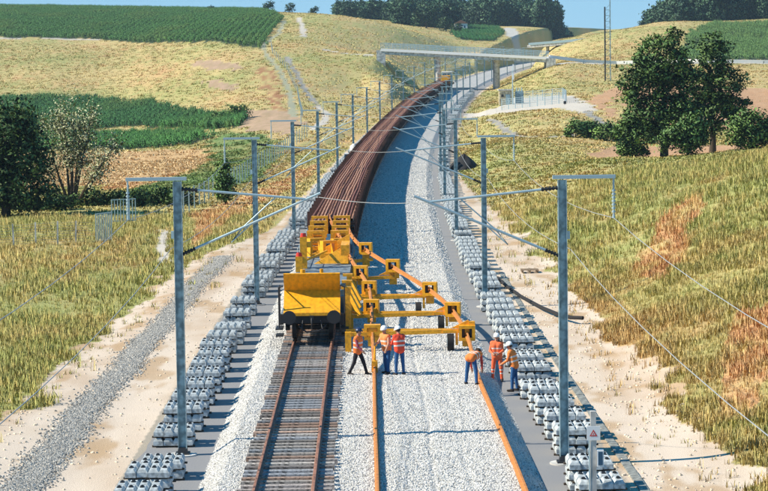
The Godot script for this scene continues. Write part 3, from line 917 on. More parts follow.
	bogie_parts(t, -4.5); bogie_parts(t, 4.5); buffers(t, 7.0, 1.0)

# ---------------------------------------------------------------- unloading wagons and guides
func tri_plate(b: MB, p: Array, th: Vector3) -> void:
	b.face(p[0] + th, p[1] + th, p[2] + th); b.face(p[2] - th, p[1] - th, p[0] - th)
	for i in 3:
		var j := (i + 1) % 3
		b.quad(p[i] - th, p[j] - th, p[j] + th, p[i] + th)
func ring_frame(b: MB, at: Vector3, w: float, h: float, t: float, depth: float, bs := Basis.IDENTITY) -> void:
	for s in [-1.0, 1.0]:
		b.box(at + bs * Vector3(s * (w - t) / 2, h / 2, 0), Vector3(t, h, depth), bs)
	b.box(at + bs * Vector3(0, h - t / 2, 0), Vector3(w - 2 * t, t, depth), bs)
	b.box(at + bs * Vector3(0, t / 2, 0), Vector3(w - 2 * t, t, depth), bs)
func build_front_wagon() -> void:
	var t := thing("unloading_wagon", Vector3.ZERO, "front wagon with a folded yellow end plate and black buffers on the temporary track", "rail wagon")
	wagon_at(t, 98.6)
	var L := 18.0
	var ze := L / 2   # end facing the viewer, D = 89.6
	var b := MB.new(); b.box(Vector3(0, 1.0, 0), Vector3(2.5, 0.14, L)); put(b.done(M.deck), "deck", t)
	for s in [-1.0, 1.0]:
		b = MB.new(); b.box(Vector3(s * 1.2, 0.86, 0), Vector3(0.12, 0.36, L)); put(b.done(M.dark_iron), "side_sill", t)
	b = MB.new(); b.box(Vector3(0, 0.92, ze), Vector3(2.5, 0.36, 0.14)); put(b.done(M.dark_iron), "headstock", t)
	bogie_parts(t, ze - 2.0); bogie_parts(t, -ze + 2.2); buffers(t, ze + 0.06, 1.0)
	# folded yellow end plate: sloping lower sheet, overhanging upper sheet
	var x := 1.12
	b = MB.new()
	var lo := [Vector3(-x, 1.07, ze + 0.12), Vector3(x, 1.07, ze + 0.12), Vector3(x, 1.93, ze - 1.05), Vector3(-x, 1.93, ze - 1.05)]
	var nn: Vector3 = (lo[1] - lo[0]).cross(lo[2] - lo[0]).normalized() * 0.03
	b.hexa([lo[0] - nn, lo[1] - nn, lo[2] - nn, lo[3] - nn, lo[0] + nn, lo[1] + nn, lo[2] + nn, lo[3] + nn])
	b.box(Vector3(0, 1.10, ze + 0.16), Vector3(2 * x + 0.03, 0.12, 0.06))
	var ep := put(b.done(M.yellow), "end_plate", t)
	b = MB.new()
	var up := [Vector3(-x, 1.94, ze - 1.05), Vector3(x, 1.94, ze - 1.05), Vector3(x, 2.66, ze - 0.52), Vector3(-x, 2.66, ze - 0.52)]
	nn = (up[1] - up[0]).cross(up[2] - up[0]).normalized() * 0.025
	b.hexa([up[0] - nn, up[1] - nn, up[2] - nn, up[3] - nn, up[0] + nn, up[1] + nn, up[2] + nn, up[3] + nn])
	put(b.done(M.yellow), "overhang_plate", ep)
	for s in [-1.0, 1.0]:
		b = MB.new(); b.beam(Vector3(s * (x - 0.15), 1.07, ze - 1.7), Vector3(s * (x - 0.15), 2.45, ze - 0.80), 0.08, 0.08); put(b.done(M.yellow), "plate_brace", ep)
		b = MB.new()   # corner step and hand rail
		for z in [ze - 0.05, ze - 1.1]: b.tube([Vector3(s * 1.30, 0.55, z), Vector3(s * 1.30, 2.15, z)], [0.028], 6)
		for y in [1.45, 2.15]: b.tube([Vector3(s * 1.30, y, ze - 0.05), Vector3(s * 1.30, y, ze - 1.1)], [0.025], 6)
		b.tube([Vector3(s * 1.30, 2.15, ze - 0.05), Vector3(s * 1.12, 2.2, ze - 0.05)], [0.025], 6)
		b.box(Vector3(s * 1.30, 0.5, ze - 0.55), Vector3(0.30, 0.05, 1.1)); b.box(Vector3(s * 1.30, 0.22, ze - 0.55), Vector3(0.30, 0.05, 0.9))
		put(b.done(M.dark_iron), "hand_rail", t)
	b = MB.new(); b.tube([Vector3(-0.5, 0.62, ze + 0.1), Vector3(-0.2, 0.40, ze + 0.3), Vector3(0.3, 0.45, ze + 0.25), Vector3(0.55, 0.66, ze + 0.1)], [0.035], 6); put(b.done(M.dark_iron), "brake_hose", t)
	# yellow uprights along the track side and winches on the deck
	for z in [ze - 0.6, ze - 3.4, ze - 6.5]:
		b = MB.new(); b.box(Vector3(1.42, 1.25, z), Vector3(0.22, 1.55, 0.26)); b.box(Vector3(1.36, 2.06, z), Vector3(0.42, 0.10, 0.34)); put(b.done(M.yellow), "upright", t)
		b = MB.new(); b.beam(Vector3(1.42, 1.9, z), Vector3(1.9, 1.0, z + 0.3), 0.12, 0.16); put(b.done(M.yellow), "strut", t)
		b = MB.new(); b.cyl(Vector3(1.20, 1.5, z - 0.6), Vector3(1.20, 1.5, z - 0.1), 0.22, 14); b.box(Vector3(1.20, 1.18, z - 0.35), Vector3(0.4, 0.22, 0.6)); put(b.done(M.blue_paint), "winch", t)
	for e in [[-0.4, ze - 2.2, 0.3], [0.35, ze - 2.4, 0.22]]:
		b = MB.new(); b.box(Vector3(e[0], 1.75, e[1]), Vector3(e[2], 1.4, e[2])); b.cyl(Vector3(e[0], 2.45, e[1]), Vector3(e[0], 2.68, e[1]), e[2] * 0.35, 10); put(b.done(M.yellow), "hydraulic_post", t)

	# second wagon with the guide frames
	t = thing("guide_wagon", Vector3.ZERO, "blue-grey decked wagon crowded with yellow rail guide frames behind the yellow end plate", "rail wagon")
	wagon_at(t, 118.2)
	L = 18.6
	b = MB.new(); b.box(Vector3(0, 1.0, 0), Vector3(2.6, 0.14, L)); put(b.done(M.deck), "deck", t)
	for s in [-1.0, 1.0]:
		b = MB.new(); b.box(Vector3(s * 1.25, 0.86, 0), Vector3(0.12, 0.36, L)); put(b.done(M.dark_iron), "side_sill", t)
	bogie_parts(t, 6.6); bogie_parts(t, -6.8)
	for lane in [-0.62, 0.62]:
		for k in 4:
			var z := -9.0 + k * 2.6
			b = MB.new()
			ring_frame(b, Vector3(lane, 1.07, z), 0.92, 1.62 - k * 0.10, 0.13, 0.34)
			put(b.done(M.yellow), "guide_frame", t)
			b = MB.new()
			b.box(Vector3(lane, 1.65 - k * 0.05, z + 0.3), Vector3(0.66, 0.18, 0.30)); b.cyl(Vector3(lane - 0.3, 1.86 - k * 0.05, z), Vector3(lane + 0.3, 1.86 - k * 0.05, z), 0.10, 10)
			put(b.done(M.yellow), "roller_saddle", t)
		b = MB.new()
		for s in [-0.40, 0.40]: b.beam(Vector3(lane + s, 1.30, -9.2), Vector3(lane + s, 1.30, -0.4), 0.12, 0.2)
		put(b.done(M.yellow), "guide_beam", t)
	for e in [[0.0, -7.8], [0.0, -5.0], [1.05, -6.2], [1.05, -3.4]]:
		b = MB.new(); b.cyl(Vector3(e[0] - 0.2, 1.42, e[1]), Vector3(e[0] + 0.2, 1.42, e[1]), 0.34, 16); b.box(Vector3(e[0], 1.15, e[1]), Vector3(0.42, 0.2, 0.7)); put(b.done(M.blue_paint), "winch_drum", t)
	# spreader plates where the pair of rails leaves the wagon
	b = MB.new()
	tri_plate(b, [Vector3(-0.55, 1.12, 4.6), Vector3(1.15, 1.12, 4.6), Vector3(1.15, 2.1, 4.2)], Vector3(0, 0, 0.06))
	tri_plate(b, [Vector3(-0.75, 1.35, 1.2), Vector3(1.2, 1.35, 1.2), Vector3(1.2, 2.35, 1.0)], Vector3(0, 0, 0.06))
	b.box(Vector3(1.0, 1.55, 2.9), Vector3(0.42, 0.95, 3.2)); b.box(Vector3(0.35, 1.35, 2.4), Vector3(1.3, 0.26, 0.4))
	put(b.done(M.yellow), "spreader_plate", t)
	b = MB.new()
	for e in [[-0.62, -0.2], [0.1, 1.6], [0.62, 0.2]]: ring_frame(b, Vector3(e[0], 1.12, e[1]), 0.8, 0.95, 0.14, 0.4, Basis(Vector3.UP, 0.5))
	put(b.done(M.yellow), "turning_guide", t)
	for e in [[-1.0, 6.6, 1.55], [-1.15, 8.6, 0.75]]:
		b = MB.new(); b.box(Vector3(e[0], 1.07 + e[2] / 2, e[1]), Vector3(0.34, e[2], 0.36)); b.box(Vector3(e[0] + 0.22, 1.07 + e[2] * 0.75, e[1]), Vector3(0.30, 0.26, 0.30)); put(b.done(M.yellow), "crane_column", t)
		b = MB.new(); b.tube([Vector3(e[0], 1.07 + e[2], e[1]), Vector3(e[0], 1.25 + e[2], e[1])], [0.16, 0.12], 10); put(b.done(M.red_paint), "cap", t)
	b = MB.new(); b.beam(Vector3(-0.9, 1.5, 7.2), Vector3(0.1, 1.75, 4.4), 0.07, 0.09); put(b.done(M.yellow), "boom", t)
	b = MB.new()
	for z in [-8.0, -5.0, -2.0, 1.0, 4.0, 7.0]:
		b.tube([Vector3(-1.27, 1.0, z), Vector3(-1.27, 2.05, z)], [0.022], 5)
	b.tube([Vector3(-1.27, 2.05, -8), Vector3(-1.27, 2.05, 7)], [0.022], 5); b.tube([Vector3(-1.27, 1.55, -8), Vector3(-1.27, 1.55, 7)], [0.022], 5)
	put(b.done(M.galvanised), "guard_rail", t)

# the pair of rails being paid out
const R_PATH := [[-2.15, 2.50, 134.0], [-2.09, 2.44, 130.0], [-1.70, 2.20, 121.0], [-0.91, 1.96, 114.0], [0.41, 1.66, 107.0], [2.02, 1.10, 101.0], [2.85, 0.78, 95.0], [3.19, 0.52, 88.5], [3.24, 0.20, 82.5], [3.27, 0.02, 78.5], [3.40, 0.0, 70.0], [3.52, 0.0, 60.0], [3.60, 0.0, 48.0]]
const L_PATH := [[-3.15, 2.50, 134.0], [-3.01, 2.44, 130.0], [-2.28, 2.05, 121.0], [-1.59, 1.60, 112.0], [-1.10, 1.38, 107.0], [-0.68, 1.15, 101.5], [-0.56, 0.90, 95.5], [-0.50, 0.58, 88.7], [-0.43, 0.22, 84.0], [-0.40, 0.02, 80.5], [-0.34, 0.0, 70.0], [-0.26, 0.0, 60.0], [-0.20, 0.0, 48.0]]
func smooth_path(p: Array) -> Array:
	var c := Curve3D.new()
	for i in p.size():
		var q := Vector3(p[i][0], p[i][1] + 0.03, -p[i][2])
		var a: Array = p[maxi(i - 1, 0)]
		var z: Array = p[mini(i + 1, p.size() - 1)]
		var tg := (Vector3(z[0], z[1], -z[2]) - Vector3(a[0], a[1], -a[2])) / 6.0
		c.add_point(q, -tg, tg)
	c.bake_interval = 0.6
	return Array(c.get_baked_points())
func guide_box(t: Node3D, at: Vector3, dir: Vector3, s := 1.0) -> void:
	var bs := Basis.looking_at(dir.normalized(), Vector3.UP)
	var b := MB.new()
	ring_frame(b, at - Vector3(0, 0.26 * s, 0), 0.64 * s, 0.60 * s, 0.12 * s, 0.28, bs)
	var o := put(b.done(M.yellow), "guide_box", t)
	b = MB.new()
	for k in [-1.0, 1.0]: b.cyl(at + bs * Vector3(k * 0.16 * s, -0.12, 0.0), at + bs * Vector3(k * 0.16 * s, 0.24 * s, 0.0), 0.075 * s, 10)
	put(b.done(M.dark_iron), "roller", o)
func build_guides() -> void:
	for e in [[R_PATH, "orange rail curving down through the guides to the far edge of the empty bed"], [L_PATH, "orange rail running down the bed between the workers and the temporary track"]]:
		var b := MB.new()
		b.sweep(rail_profile(), smooth_path(e[0]))
		tag(put(b.done(M.orange_rust), "new_rail"), e[1], "rail")
	# wheeled cross beams carrying the guides: [D, height, left x, right x, wheel x, right guide, left guide, label]
	var beams := [
		[88.6, 0.78, -1.55, 3.50, [2.55], R_PATH[7], L_PATH[7], "lowest yellow cross beam on a rubber wheel, last before the rails reach the ballast"],
		[95.2, 0.80, -1.55, 3.05, [2.35], R_PATH[6], L_PATH[6], "second yellow cross beam from the ballast end, holding two rail guides"],
		[101.3, 0.95, -1.55, 2.25, [1.5], R_PATH[5], L_PATH[5], "third yellow cross beam from the ballast end, beside the front wagon"],
		[107.2, 1.30, -1.55, 0.70, [], R_PATH[4], L_PATH[4], "short yellow cross beam with a triangular gusset beside the guide wagon"],
		[114.0, 1.60, -1.60, -0.55, [], R_PATH[3], null, "shortest yellow bracket carrying the first guide off the guide wagon"]]
	for e in beams:
		var D: float = e[0]
		var t := thing("guide_beam", Vector3(e[2], 0, -D), e[7], "rail guide", "yellow rail guide beams")
		var o := t.position
		var b := MB.new()
		b.beam(Vector3(e[2], e[1] - 0.1, -D) - o, Vector3(e[3], e[1], -D) - o, 0.15, 0.16)
		if D < 104.0:
			b.beam(Vector3(e[2], e[1] - 0.05, -D - 1.0) - o, Vector3(e[3] - 0.9, e[1], -D - 0.24) - o, 0.09, 0.12)
		put(b.done(M.yellow), "beam", t)
		if D < 108.0:
			b = MB.new()
			var xr: float = e[3]
			tri_plate(b, [Vector3(xr - 0.95, e[1] + 0.09, -D) - o, Vector3(xr - 0.1, e[1] + 0.08, -D) - o, Vector3(xr - 0.25, e[1] + 0.42, -D) - o], Vector3(0, 0, 0.05))
			b.box(Vector3(xr - 0.12, e[1] + 0.16, -D) - o, Vector3(0.24, 0.40, 0.28))
			put(b.done(M.yellow), "gusset", t)
		for g in [e[5], e[6]]:
			if g == null: continue
			var at := Vector3(g[0], g[1] + 0.14, -g[2])
			guide_box(t, at - o, Vector3(0.25 if D > 92 else 0.05, 0.06, -1))
			b = MB.new(); b.box(Vector3(g[0], (g[1] + e[1]) / 2 - 0.12, -D - 0.05) - o, Vector3(0.36, absf(g[1] - e[1]) + 0.5, 0.16)); put(b.done(M.yellow), "hanger", t)
		for xw in e[4]:
			var r := 0.32
			b = MB.new()
			b.box(Vector3(xw + 0.24, e[1] - 0.25, -D) - o, Vector3(0.10, 0.62, 0.22)); b.box(Vector3(xw, e[1] - 0.02, -D) - o, Vector3(0.62, 0.1, 0.26))
			put(b.done(M.yellow), "wheel_fork", t)
			b = MB.new(); b.cyl(Vector3(xw - 0.13, r + 0.02, -D) - o, Vector3(xw + 0.13, r + 0.02, -D) - o, r, 22)
			var wh := put(b.done(M.rubber), "wheel", t)
			b = MB.new(); b.cyl(Vector3(xw - 0.135, r + 0.02, -D) - o, Vector3(xw + 0.135, r + 0.02, -D) - o, r * 0.6, 16); put(b.done(M.galvanised), "rim", wh)
		# foot on the temporary track side
		b = MB.new(); b.box(Vector3(e[2] + 0.1, (e[1]) / 2, -D) - o, Vector3(0.24, e[1], 0.30)); put(b.done(M.yellow), "leg", t)
	# small clamp on the left rail where it meets the ballast
	var t := thing("rail_clamp", Vector3(-0.40, 0.0, -82.3), "small yellow clamp on the orange rail between the standing workers", "clamp")
	var b := MB.new(); b.box(Vector3(0, 0.22, 0), Vector3(0.22, 0.42, 0.5)); put(b.done(M.yellow), "jaw", t)
	b = MB.new(); b.tube([Vector3(0, 0.4, 0), Vector3(0.02, 0.95, -0.1)], [0.05, 0.03], 8); put(b.done(M.yellow), "lever", t)

# ---------------------------------------------------------------- people
func nets(out: MB, bones: Array, cell: float, k: float, paint: Callable, clip_lo := -1e9, clip_hi := 1e9) -> void:
	var lo := Vector3.ONE * 1e9
	var hi := -lo
	for q in bones:
		var r: float = maxf(q[2], q[3]) + cell * 2.5
		lo = lo.min(q[0] - Vector3.ONE * r).min(q[1] - Vector3.ONE * r)
		hi = hi.max(q[0] + Vector3.ONE * r).max(q[1] + Vector3.ONE * r)
	var nx := int((hi.x - lo.x) / cell) + 2
	var ny := int((hi.y - lo.y) / cell) + 2
	var nzz := int((hi.z - lo.z) / cell) + 2
	var f := PackedFloat32Array(); f.resize(nx * ny * nzz); f.fill(1.0)
	var id := PackedInt32Array(); id.resize(nx * ny * nzz)
	var dmin := PackedFloat32Array(); dmin.resize(nx * ny * nzz); dmin.fill(9.0)
	for q in bones:
		var a: Vector3 = q[0]
		var b: Vector3 = q[1]
		var ra: float = q[2]
		var rb: float = q[3]
		var R := maxf(ra, rb) + cell * 2.2 + k
		var i0 := ((a.min(b) - Vector3.ONE * R - lo) / cell).floor().max(Vector3.ZERO)
		var i1 := ((a.max(b) + Vector3.ONE * R - lo) / cell).ceil().min(Vector3(nx - 1, ny - 1, nzz - 1))
		var ab := b - a
		var l2 := maxf(ab.length_squared(), 1e-8)
		for z in range(int(i0.z), int(i1.z) + 1):
			for y in range(int(i0.y), int(i1.y) + 1):
				for x in range(int(i0.x), int(i1.x) + 1):
					var p := lo + Vector3(x, y, z) * cell
					var t := clampf((p - a).dot(ab) / l2, 0, 1)
					var d := p.distance_to(a + ab * t) - lerpf(ra, rb, t)
					var i := (z * ny + y) * nx + x
					var o := f[i]
					var h := maxf(k - absf(o - d), 0.0) / k
					f[i] = minf(o, d) - h * h * k * 0.25
					if d < dmin[i]:
						dmin[i] = d
						id[i] = q[4]
	if clip_lo > -1e8 or clip_hi < 1e8:
		for z in nzz:
			for y in ny:
				for x in nx:
					var py := lo.y + y * cell
					var i := (z * ny + y) * nx + x
					f[i] = maxf(f[i], maxf(clip_lo - py, py - clip_hi))
	var at := {}
	var sx := [1, nx, nx * ny]
	var first := out.v.size()
	for z in nzz - 1:
		for y in ny - 1:
			for x in nx - 1:
				var i := (z * ny + y) * nx + x
				var s := 0
				var v := []
				for c in 8:
					var j := i + (c & 1) + ((c >> 1) & 1) * nx + ((c >> 2) & 1) * nx * ny
					var g := f[j]
					v.append(g)
					if g < 0: s += 1
				if s == 0 or s == 8: continue
				var sum := Vector3.ZERO
				var cnt := 0
				for c in 8:
					for ax in 3:
						var c2 := c | (1 << ax)
						if c2 == c: continue
						if (v[c] < 0) != (v[c2] < 0):
							var t: float = v[c] / (v[c] - v[c2])
							var p0 := Vector3(c & 1, (c >> 1) & 1, (c >> 2) & 1)
							var p1 := Vector3(c2 & 1, (c2 >> 1) & 1, (c2 >> 2) & 1)
							sum += p0.lerp(p1, t)
							cnt += 1
				var p := lo + (Vector3(x, y, z) + sum / cnt) * cell
				var nn := Vector3((v[1] + v[3] + v[5] + v[7]) - (v[0] + v[2] + v[4] + v[6]), (v[2] + v[3] + v[6] + v[7]) - (v[0] + v[1] + v[4] + v[5]), (v[4] + v[5] + v[6] + v[7]) - (v[0] + v[1] + v[2] + v[3])).normalized()
				out.col = paint.call(p, id[i])
				at[i] = out.vert(p, nn)
	for z in range(1, nzz - 1):
		for y in range(1, ny - 1):
			for x in range(1, nx - 1):
				var i := (z * ny + y) * nx + x
				var inside := f[i] < 0
				for ax in 3:
					if inside == (f[i + sx[ax]] < 0): continue
					var u: int = sx[(ax + 1) % 3]
					var w: int = sx[(ax + 2) % 3]
					if not (at.has(i) and at.has(i - u) and at.has(i - w) and at.has(i - u - w)): continue
					if inside:
						out.tri(at[i - u - w], at[i - w], at[i]); out.tri(at[i - u - w], at[i], at[i - u])
					else:
						out.tri(at[i - u - w], at[i], at[i - w]); out.tri(at[i - u - w], at[i - u], at[i])

func leg_dir(a: float, side: float, spread: float) -> Vector3:
	return Vector3(side * sin(spread), -cos(a), -sin(a)).normalized()
# pose: lean, hips [l, r], knees [l, r], spread, arms [[flex, out, elbow, inward], [...]], head [turn, nod]
func person(at: Vector3, yaw: float, pose: Dictionary, look: Dictionary, label: String) -> void:
	var t := thing("person", at, label, "person")
	t.rotation.y = yaw
	var hipw := 0.095
	var thigh := 0.43
	var shin := 0.43
	var lean: float = pose.lean
	var legs := []
	var low := 0.0
	for s in 2:
		var sd := -1.0 if s == 0 else 1.0
		var h := Vector3(sd * hipw, 0, 0)
		var kn := h + leg_dir(pose.hips[s], sd, pose.spread) * thigh
		var an := kn + leg_dir(pose.hips[s] - pose.knees[s], sd, pose.spread * 0.6) * shin
		legs.append([h, kn, an])
		low = minf(low, an.y - 0.075)
	var base := Vector3(0, -low, pose.get("shift", 0.0))
	var sp := Vector3(0, cos(lean), -sin(lean))          # spine
	var fw := Vector3(0, -sin(lean), -cos(lean))         # chest front
	var pel := base
	var waist := pel + Vector3(0, 0.10, 0).lerp(sp * 0.12, 0.6)
	var chest := waist + sp * 0.27
	var neck := chest + sp * 0.15
	var hn: float = pose.head[1]
	var hd := Vector3(0, cos(lean * 0.55 + hn), -sin(lean * 0.55 + hn))
	var head := neck + sp * 0.04 + hd * 0.10
	var bones := []
	# ids: 0 trousers, 1 jacket or shirt, 2 skin, 3 boots, 4 sleeves
	bones.append([pel + Vector3(-0.07, 0.02, 0), pel + Vector3(0.07, 0.02, 0), 0.115, 0.115, 0])
	for x in [-0.05, 0.05]:
		bones.append([pel + Vector3(x, 0.04, 0), waist + Vector3(x, 0, 0), 0.115, 0.110, 0])
		bones.append([waist + Vector3(x, 0, 0), chest + Vector3(x * 1.5, 0, 0), 0.110, 0.125, 1])
	bones.append([chest + sp * 0.08 + Vector3(-0.14, 0, 0), chest + sp * 0.08 + Vector3(0.14, 0, 0), 0.078, 0.078, 1])
	bones.append([chest + sp * 0.08, neck + sp * 0.02, 0.07, 0.055, 1])
	bones.append([neck, head, 0.055, 0.055, 2])
	for s in 2:
		var L: Array = legs[s]
		bones.append([base + L[0], base + L[1], 0.092, 0.066, 0])
		bones.append([base + L[1], base + L[2], 0.066, 0.050, 0])
		var toe: Vector3 = base + L[2] + Vector3((-1.0 if s == 0 else 1.0) * 0.03, -0.035, -0.15)
		bones.append([base + L[2] + Vector3(0, -0.03, 0.035), toe, 0.046, 0.040, 3])
		bones.append([base + L[2], base + L[2] + Vector3(0, -0.03, 0.02), 0.052, 0.046, 3])
	var fingers := []
	var tips := []
	for s in 2:
		var sd := -1.0 if s == 0 else 1.0
		var A: Array = pose.arms[s]
		var sh := chest + sp * 0.075 + Vector3(sd * 0.185, 0, 0)
		var dn := (-sp * cos(A[0]) + fw * sin(A[0])).normalized()
		dn = (dn * cos(A[1]) + Vector3(sd, 0, 0) * sin(A[1])).normalized()
		var elb := sh + dn * 0.28
		var d2 := (-sp * cos(A[0] + A[2]) + fw * sin(A[0] + A[2])).normalized()
		d2 = (d2 * cos(A[3]) - Vector3(sd, 0, 0) * sin(A[3])).normalized()
		var wr := elb + d2 * 0.25
		bones.append([sh, elb, 0.056, 0.046, 4])
		bones.append([elb, wr, 0.046, 0.034, 4 if look.get("long", true) else 2])
		var palm := wr + d2 * 0.085
		bones.append([wr + d2 * 0.015, palm, 0.033, 0.036, 2])
		tips.append([wr, palm, d2, sd])
	var b := MB.new()
	var skin := Color(0.42, 0.235, 0.155)
	var cols := [look.trousers, look.top, skin, look.get("boots", Color(0.025, 0.022, 0.02)), look.get("sleeves", look.top)]
	var paint := func(p: Vector3, id: int) -> Color:
		if id == 0 and look.has("shin_band"):
			if absf(p.y - 0.30) < 0.025 or absf(p.y - 0.42) < 0.025: return Color(0.72, 0.72, 0.68)
		return cols[id]
	nets(b, bones, 0.021, 0.03, paint)
	# head on a finer grid: skull, jaw, nose, ears
	var rt := Vector3(1, 0, 0).rotated(Vector3.UP, pose.head[0])
	var hf := Vector3(0, 0, -1).rotated(Vector3.RIGHT, -(lean * 0.55 + hn)).rotated(Vector3.UP, pose.head[0])
	var hu := rt.cross(hf).normalized() * 1.0
	if hu.y < 0: hu = -hu
	var hair: Color = look.get("hair", Color(0.03, 0.02, 0.015))
	var hb := []
	hb.append([head + hu * 0.035 + hf * 0.02, head + hu * 0.035 - hf * 0.025, 0.077, 0.078, 2])
	hb.append([head + hf * 0.035 - hu * 0.01, head + hf * 0.055 - hu * 0.068, 0.055, 0.036, 2])
	hb.append([head + hf * 0.085 + hu * 0.02, head + hf * 0.108 - hu * 0.018, 0.010, 0.015, 2])
	hb.append([head + hf * 0.085 - hu * 0.052 - rt * 0.016, head + hf * 0.085 - hu * 0.052 + rt * 0.016, 0.010, 0.010, 5])
	for s in [-1.0, 1.0]:
		hb.append([head + rt * s * 0.076 + hu * 0.018, head + rt * s * 0.080 - hu * 0.018, 0.014, 0.010, 2])
		hb.append([head + rt * s * 0.030 + hf * 0.078 + hu * 0.022, head + rt * s * 0.032 + hf * 0.078 + hu * 0.022, 0.012, 0.012, 6])
	hb.append([head - hu * 0.04, neck, 0.054, 0.056, 2])
	var hpaint := func(p: Vector3, id: int) -> Color:
		if id == 5: return Color(0.36, 0.13, 0.10)
		if id == 6: return Color(0.06, 0.04, 0.03)
		var q := p - head
		if q.dot(hf) < 0.0 and q.dot(hu) > -0.035: return hair
		return skin
	nets(b, hb, 0.0095, 0.012, hpaint)
	# fingers: four of unequal length and a thumb, slightly curled
	b.col = skin
	for h in tips:
		var d: Vector3 = h[2]
		var side := d.cross(fw).normalized()
		if side.length() < 0.1: side = Vector3(0, 0, 1)
		var curl := side.cross(d).normalized()
		for k in 4:
			var l: float = [0.058, 0.068, 0.064, 0.050][k]
			var p: Vector3 = h[1] + side * (k - 1.5) * 0.019 + d * 0.012
			b.tube([p, p + d * l * 0.55, p + d * l * 0.85 + curl * l * 0.45], [0.0095, 0.009, 0.0075], 6)
		var q: Vector3 = h[0] + d * 0.035
		b.tube([q + side * 0.02, q + side * 0.055 + d * 0.03, q + side * 0.055 + d * 0.062 + curl * 0.012], [0.0115, 0.0105, 0.009], 6)
	put(b.done(M.cloth), "body", t)
	# hi-vis vest: a loose shell over the torso
	if look.has("vest"):
		b = MB.new()
		var vb := []
		var hem := waist - sp * 0.13
		for x in [-0.055, 0.055]:
			vb.append([hem + Vector3(x, 0, 0), chest + Vector3(x * 1.4, 0, 0), 0.140, 0.145, 0])
		vb.append([chest + sp * 0.085 + Vector3(-0.16, 0, 0), chest + sp * 0.085 + Vector3(0.16, 0, 0), 0.092, 0.092, 0])
		vb.append([chest + sp * 0.07, chest + sp * 0.115, 0.085, 0.066, 0])
		var vp := func(p: Vector3, _id: int) -> Color:
			var s := (p - waist).dot(sp)
			if absf(s - 0.03) < 0.026 or absf(s - 0.19) < 0.026: return Color(0.70, 0.70, 0.66)
			return look.vest
		nets(b, vb, 0.020, 0.03, vp)
		put(b.done(M.cloth), "hi_vis_vest", t)
	# helmet: dome with a brim and peak
	b = MB.new()
	var prof := [[0.118, -0.012], [0.112, 0.0], [0.108, 0.035], [0.094, 0.078], [0.062, 0.108], [0.022, 0.120]]
	var c0 := head + hu * 0.066
	var rings := []
	for r in prof:
		var ring := []
		for k in 20:
			var a := TAU * k / 20.0
			var rr: float = r[0]
			var dirv := rt * cos(a) + hf * sin(a)
			var pk := 1.0
			if r[1] < 0.005: pk = 1.0 + 0.36 * pow(maxf(sin(a), 0.0), 3)
			ring.append(b.vert(c0 + dirv * rr * pk * (1.0 + 0.10 * absf(sin(a))) + hu * r[1], (dirv * rr + hu * (r[1] + 0.02)).normalized()))
		rings.append(ring)
	for i in rings.size() - 1:
		for k in 20:
			var k2 := (k + 1) % 20
			b.tri(rings[i][k], rings[i][k2], rings[i + 1][k2]); b.tri(rings[i][k], rings[i + 1][k2], rings[i + 1][k])
	var top := b.vert(c0 + hu * 0.122, hu)
	for k in 20: b.tri(rings[-1][k], rings[-1][(k + 1) % 20], top)
	put(b.done(M.navy_helmet if look.get("dark_helmet", false) else M.helmet), "helmet", t)

func build_people() -> void:
	var blue := Color(0.02, 0.10, 0.26)
	var orange := Color(0.85, 0.20, 0.04)
	var red := Color(0.80, 0.075, 0.035)
	person(Vector3(-1.0, 0, -81.6), -2.0, {lean = 0.06, hips = [0.40, -0.22], knees = [0.10, 0.25], spread = 0.04, arms = [[-0.2, 0.12, 0.3, 0.0], [0.35, 0.12, 0.5, 0.1]], head = [0.2, 0.1]},
		{trousers = Color(0.012, 0.012, 0.02), top = Color(0.30, 0.06, 0.10), vest = orange, dark_helmet = true}, "person in black trousers, orange vest and navy helmet walking by the yellow clamp")
	person(Vector3(0.04, 0, -81.8), 2.3, {lean = 0.16, hips = [0.12, -0.10], knees = [0.08, 0.05], spread = 0.08, arms = [[0.5, 0.35, 0.25, -0.1], [0.7, 0.1, 1.0, 0.5]], head = [0.3, 0.12]},
		{trousers = blue, top = Color(0.55, 0.19, 0.11), sleeves = Color(0.50, 0.26, 0.17), vest = Color(0.86, 0.26, 0.08)}, "person in white helmet, pale orange vest and blue trousers reaching one arm down")
	person(Vector3(0.50, 0, -81.4), 0.5, {lean = 0.08, hips = [0.06, -0.05], knees = [0.04, 0.04], spread = 0.06, arms = [[0.5, 0.15, 0.9, 0.4], [0.25, 0.12, 0.5, 0.2]], head = [0.5, 0.25]},
		{trousers = blue, top = red, vest = red}, "person in red vest with pale bands, white helmet and blue trousers, back turned")
	person(Vector3(3.05, 0, -78.7), -0.45, {lean = 1.4, hips = [0.12, -0.02], knees = [0.10, 0.14], spread = 0.20, shift = 0.2, arms = [[1.45, 0.1, 0.15, 0.1], [1.5, 0.1, 0.2, 0.1]], head = [0.0, 0.35]},
		{trousers = blue, top = Color(0.62, 0.06, 0.045), vest = Color(0.86, 0.22, 0.05)}, "person in blue trousers and orange vest bent double over the orange rail")
	person(Vector3(4.05, -0.40, -82.4), 2.95, {lean = 0.10, hips = [0.05, -0.03], knees = [0.05, 0.05], spread = 0.12, arms = [[0.35, 0.18, 0.95, 0.55], [0.35, 0.18, 0.95, 0.55]], head = [0.1, 0.05]},
		{trousers = Color(0.85, 0.13, 0.045), top = Color(0.85, 0.17, 0.06), vest = Color(0.85, 0.17, 0.06), shin_band = true}, "person in full orange suit and white helmet with hands clasped in front")
	person(Vector3(4.52, -0.40, -79.7), 1.25, {lean = 0.26, hips = [0.10, -0.05], knees = [0.08, 0.06], spread = 0.05, arms = [[0.55, 0.10, 0.7, 0.2], [0.55, 0.10, 0.8, 0.2]], head = [0.3, 0.1]},
		{trousers = blue, top = Color(0.80, 0.20, 0.05), vest = Color(0.86, 0.24, 0.05)}, "person in orange vest and blue trousers leaning forward beside the sleeper stacks")

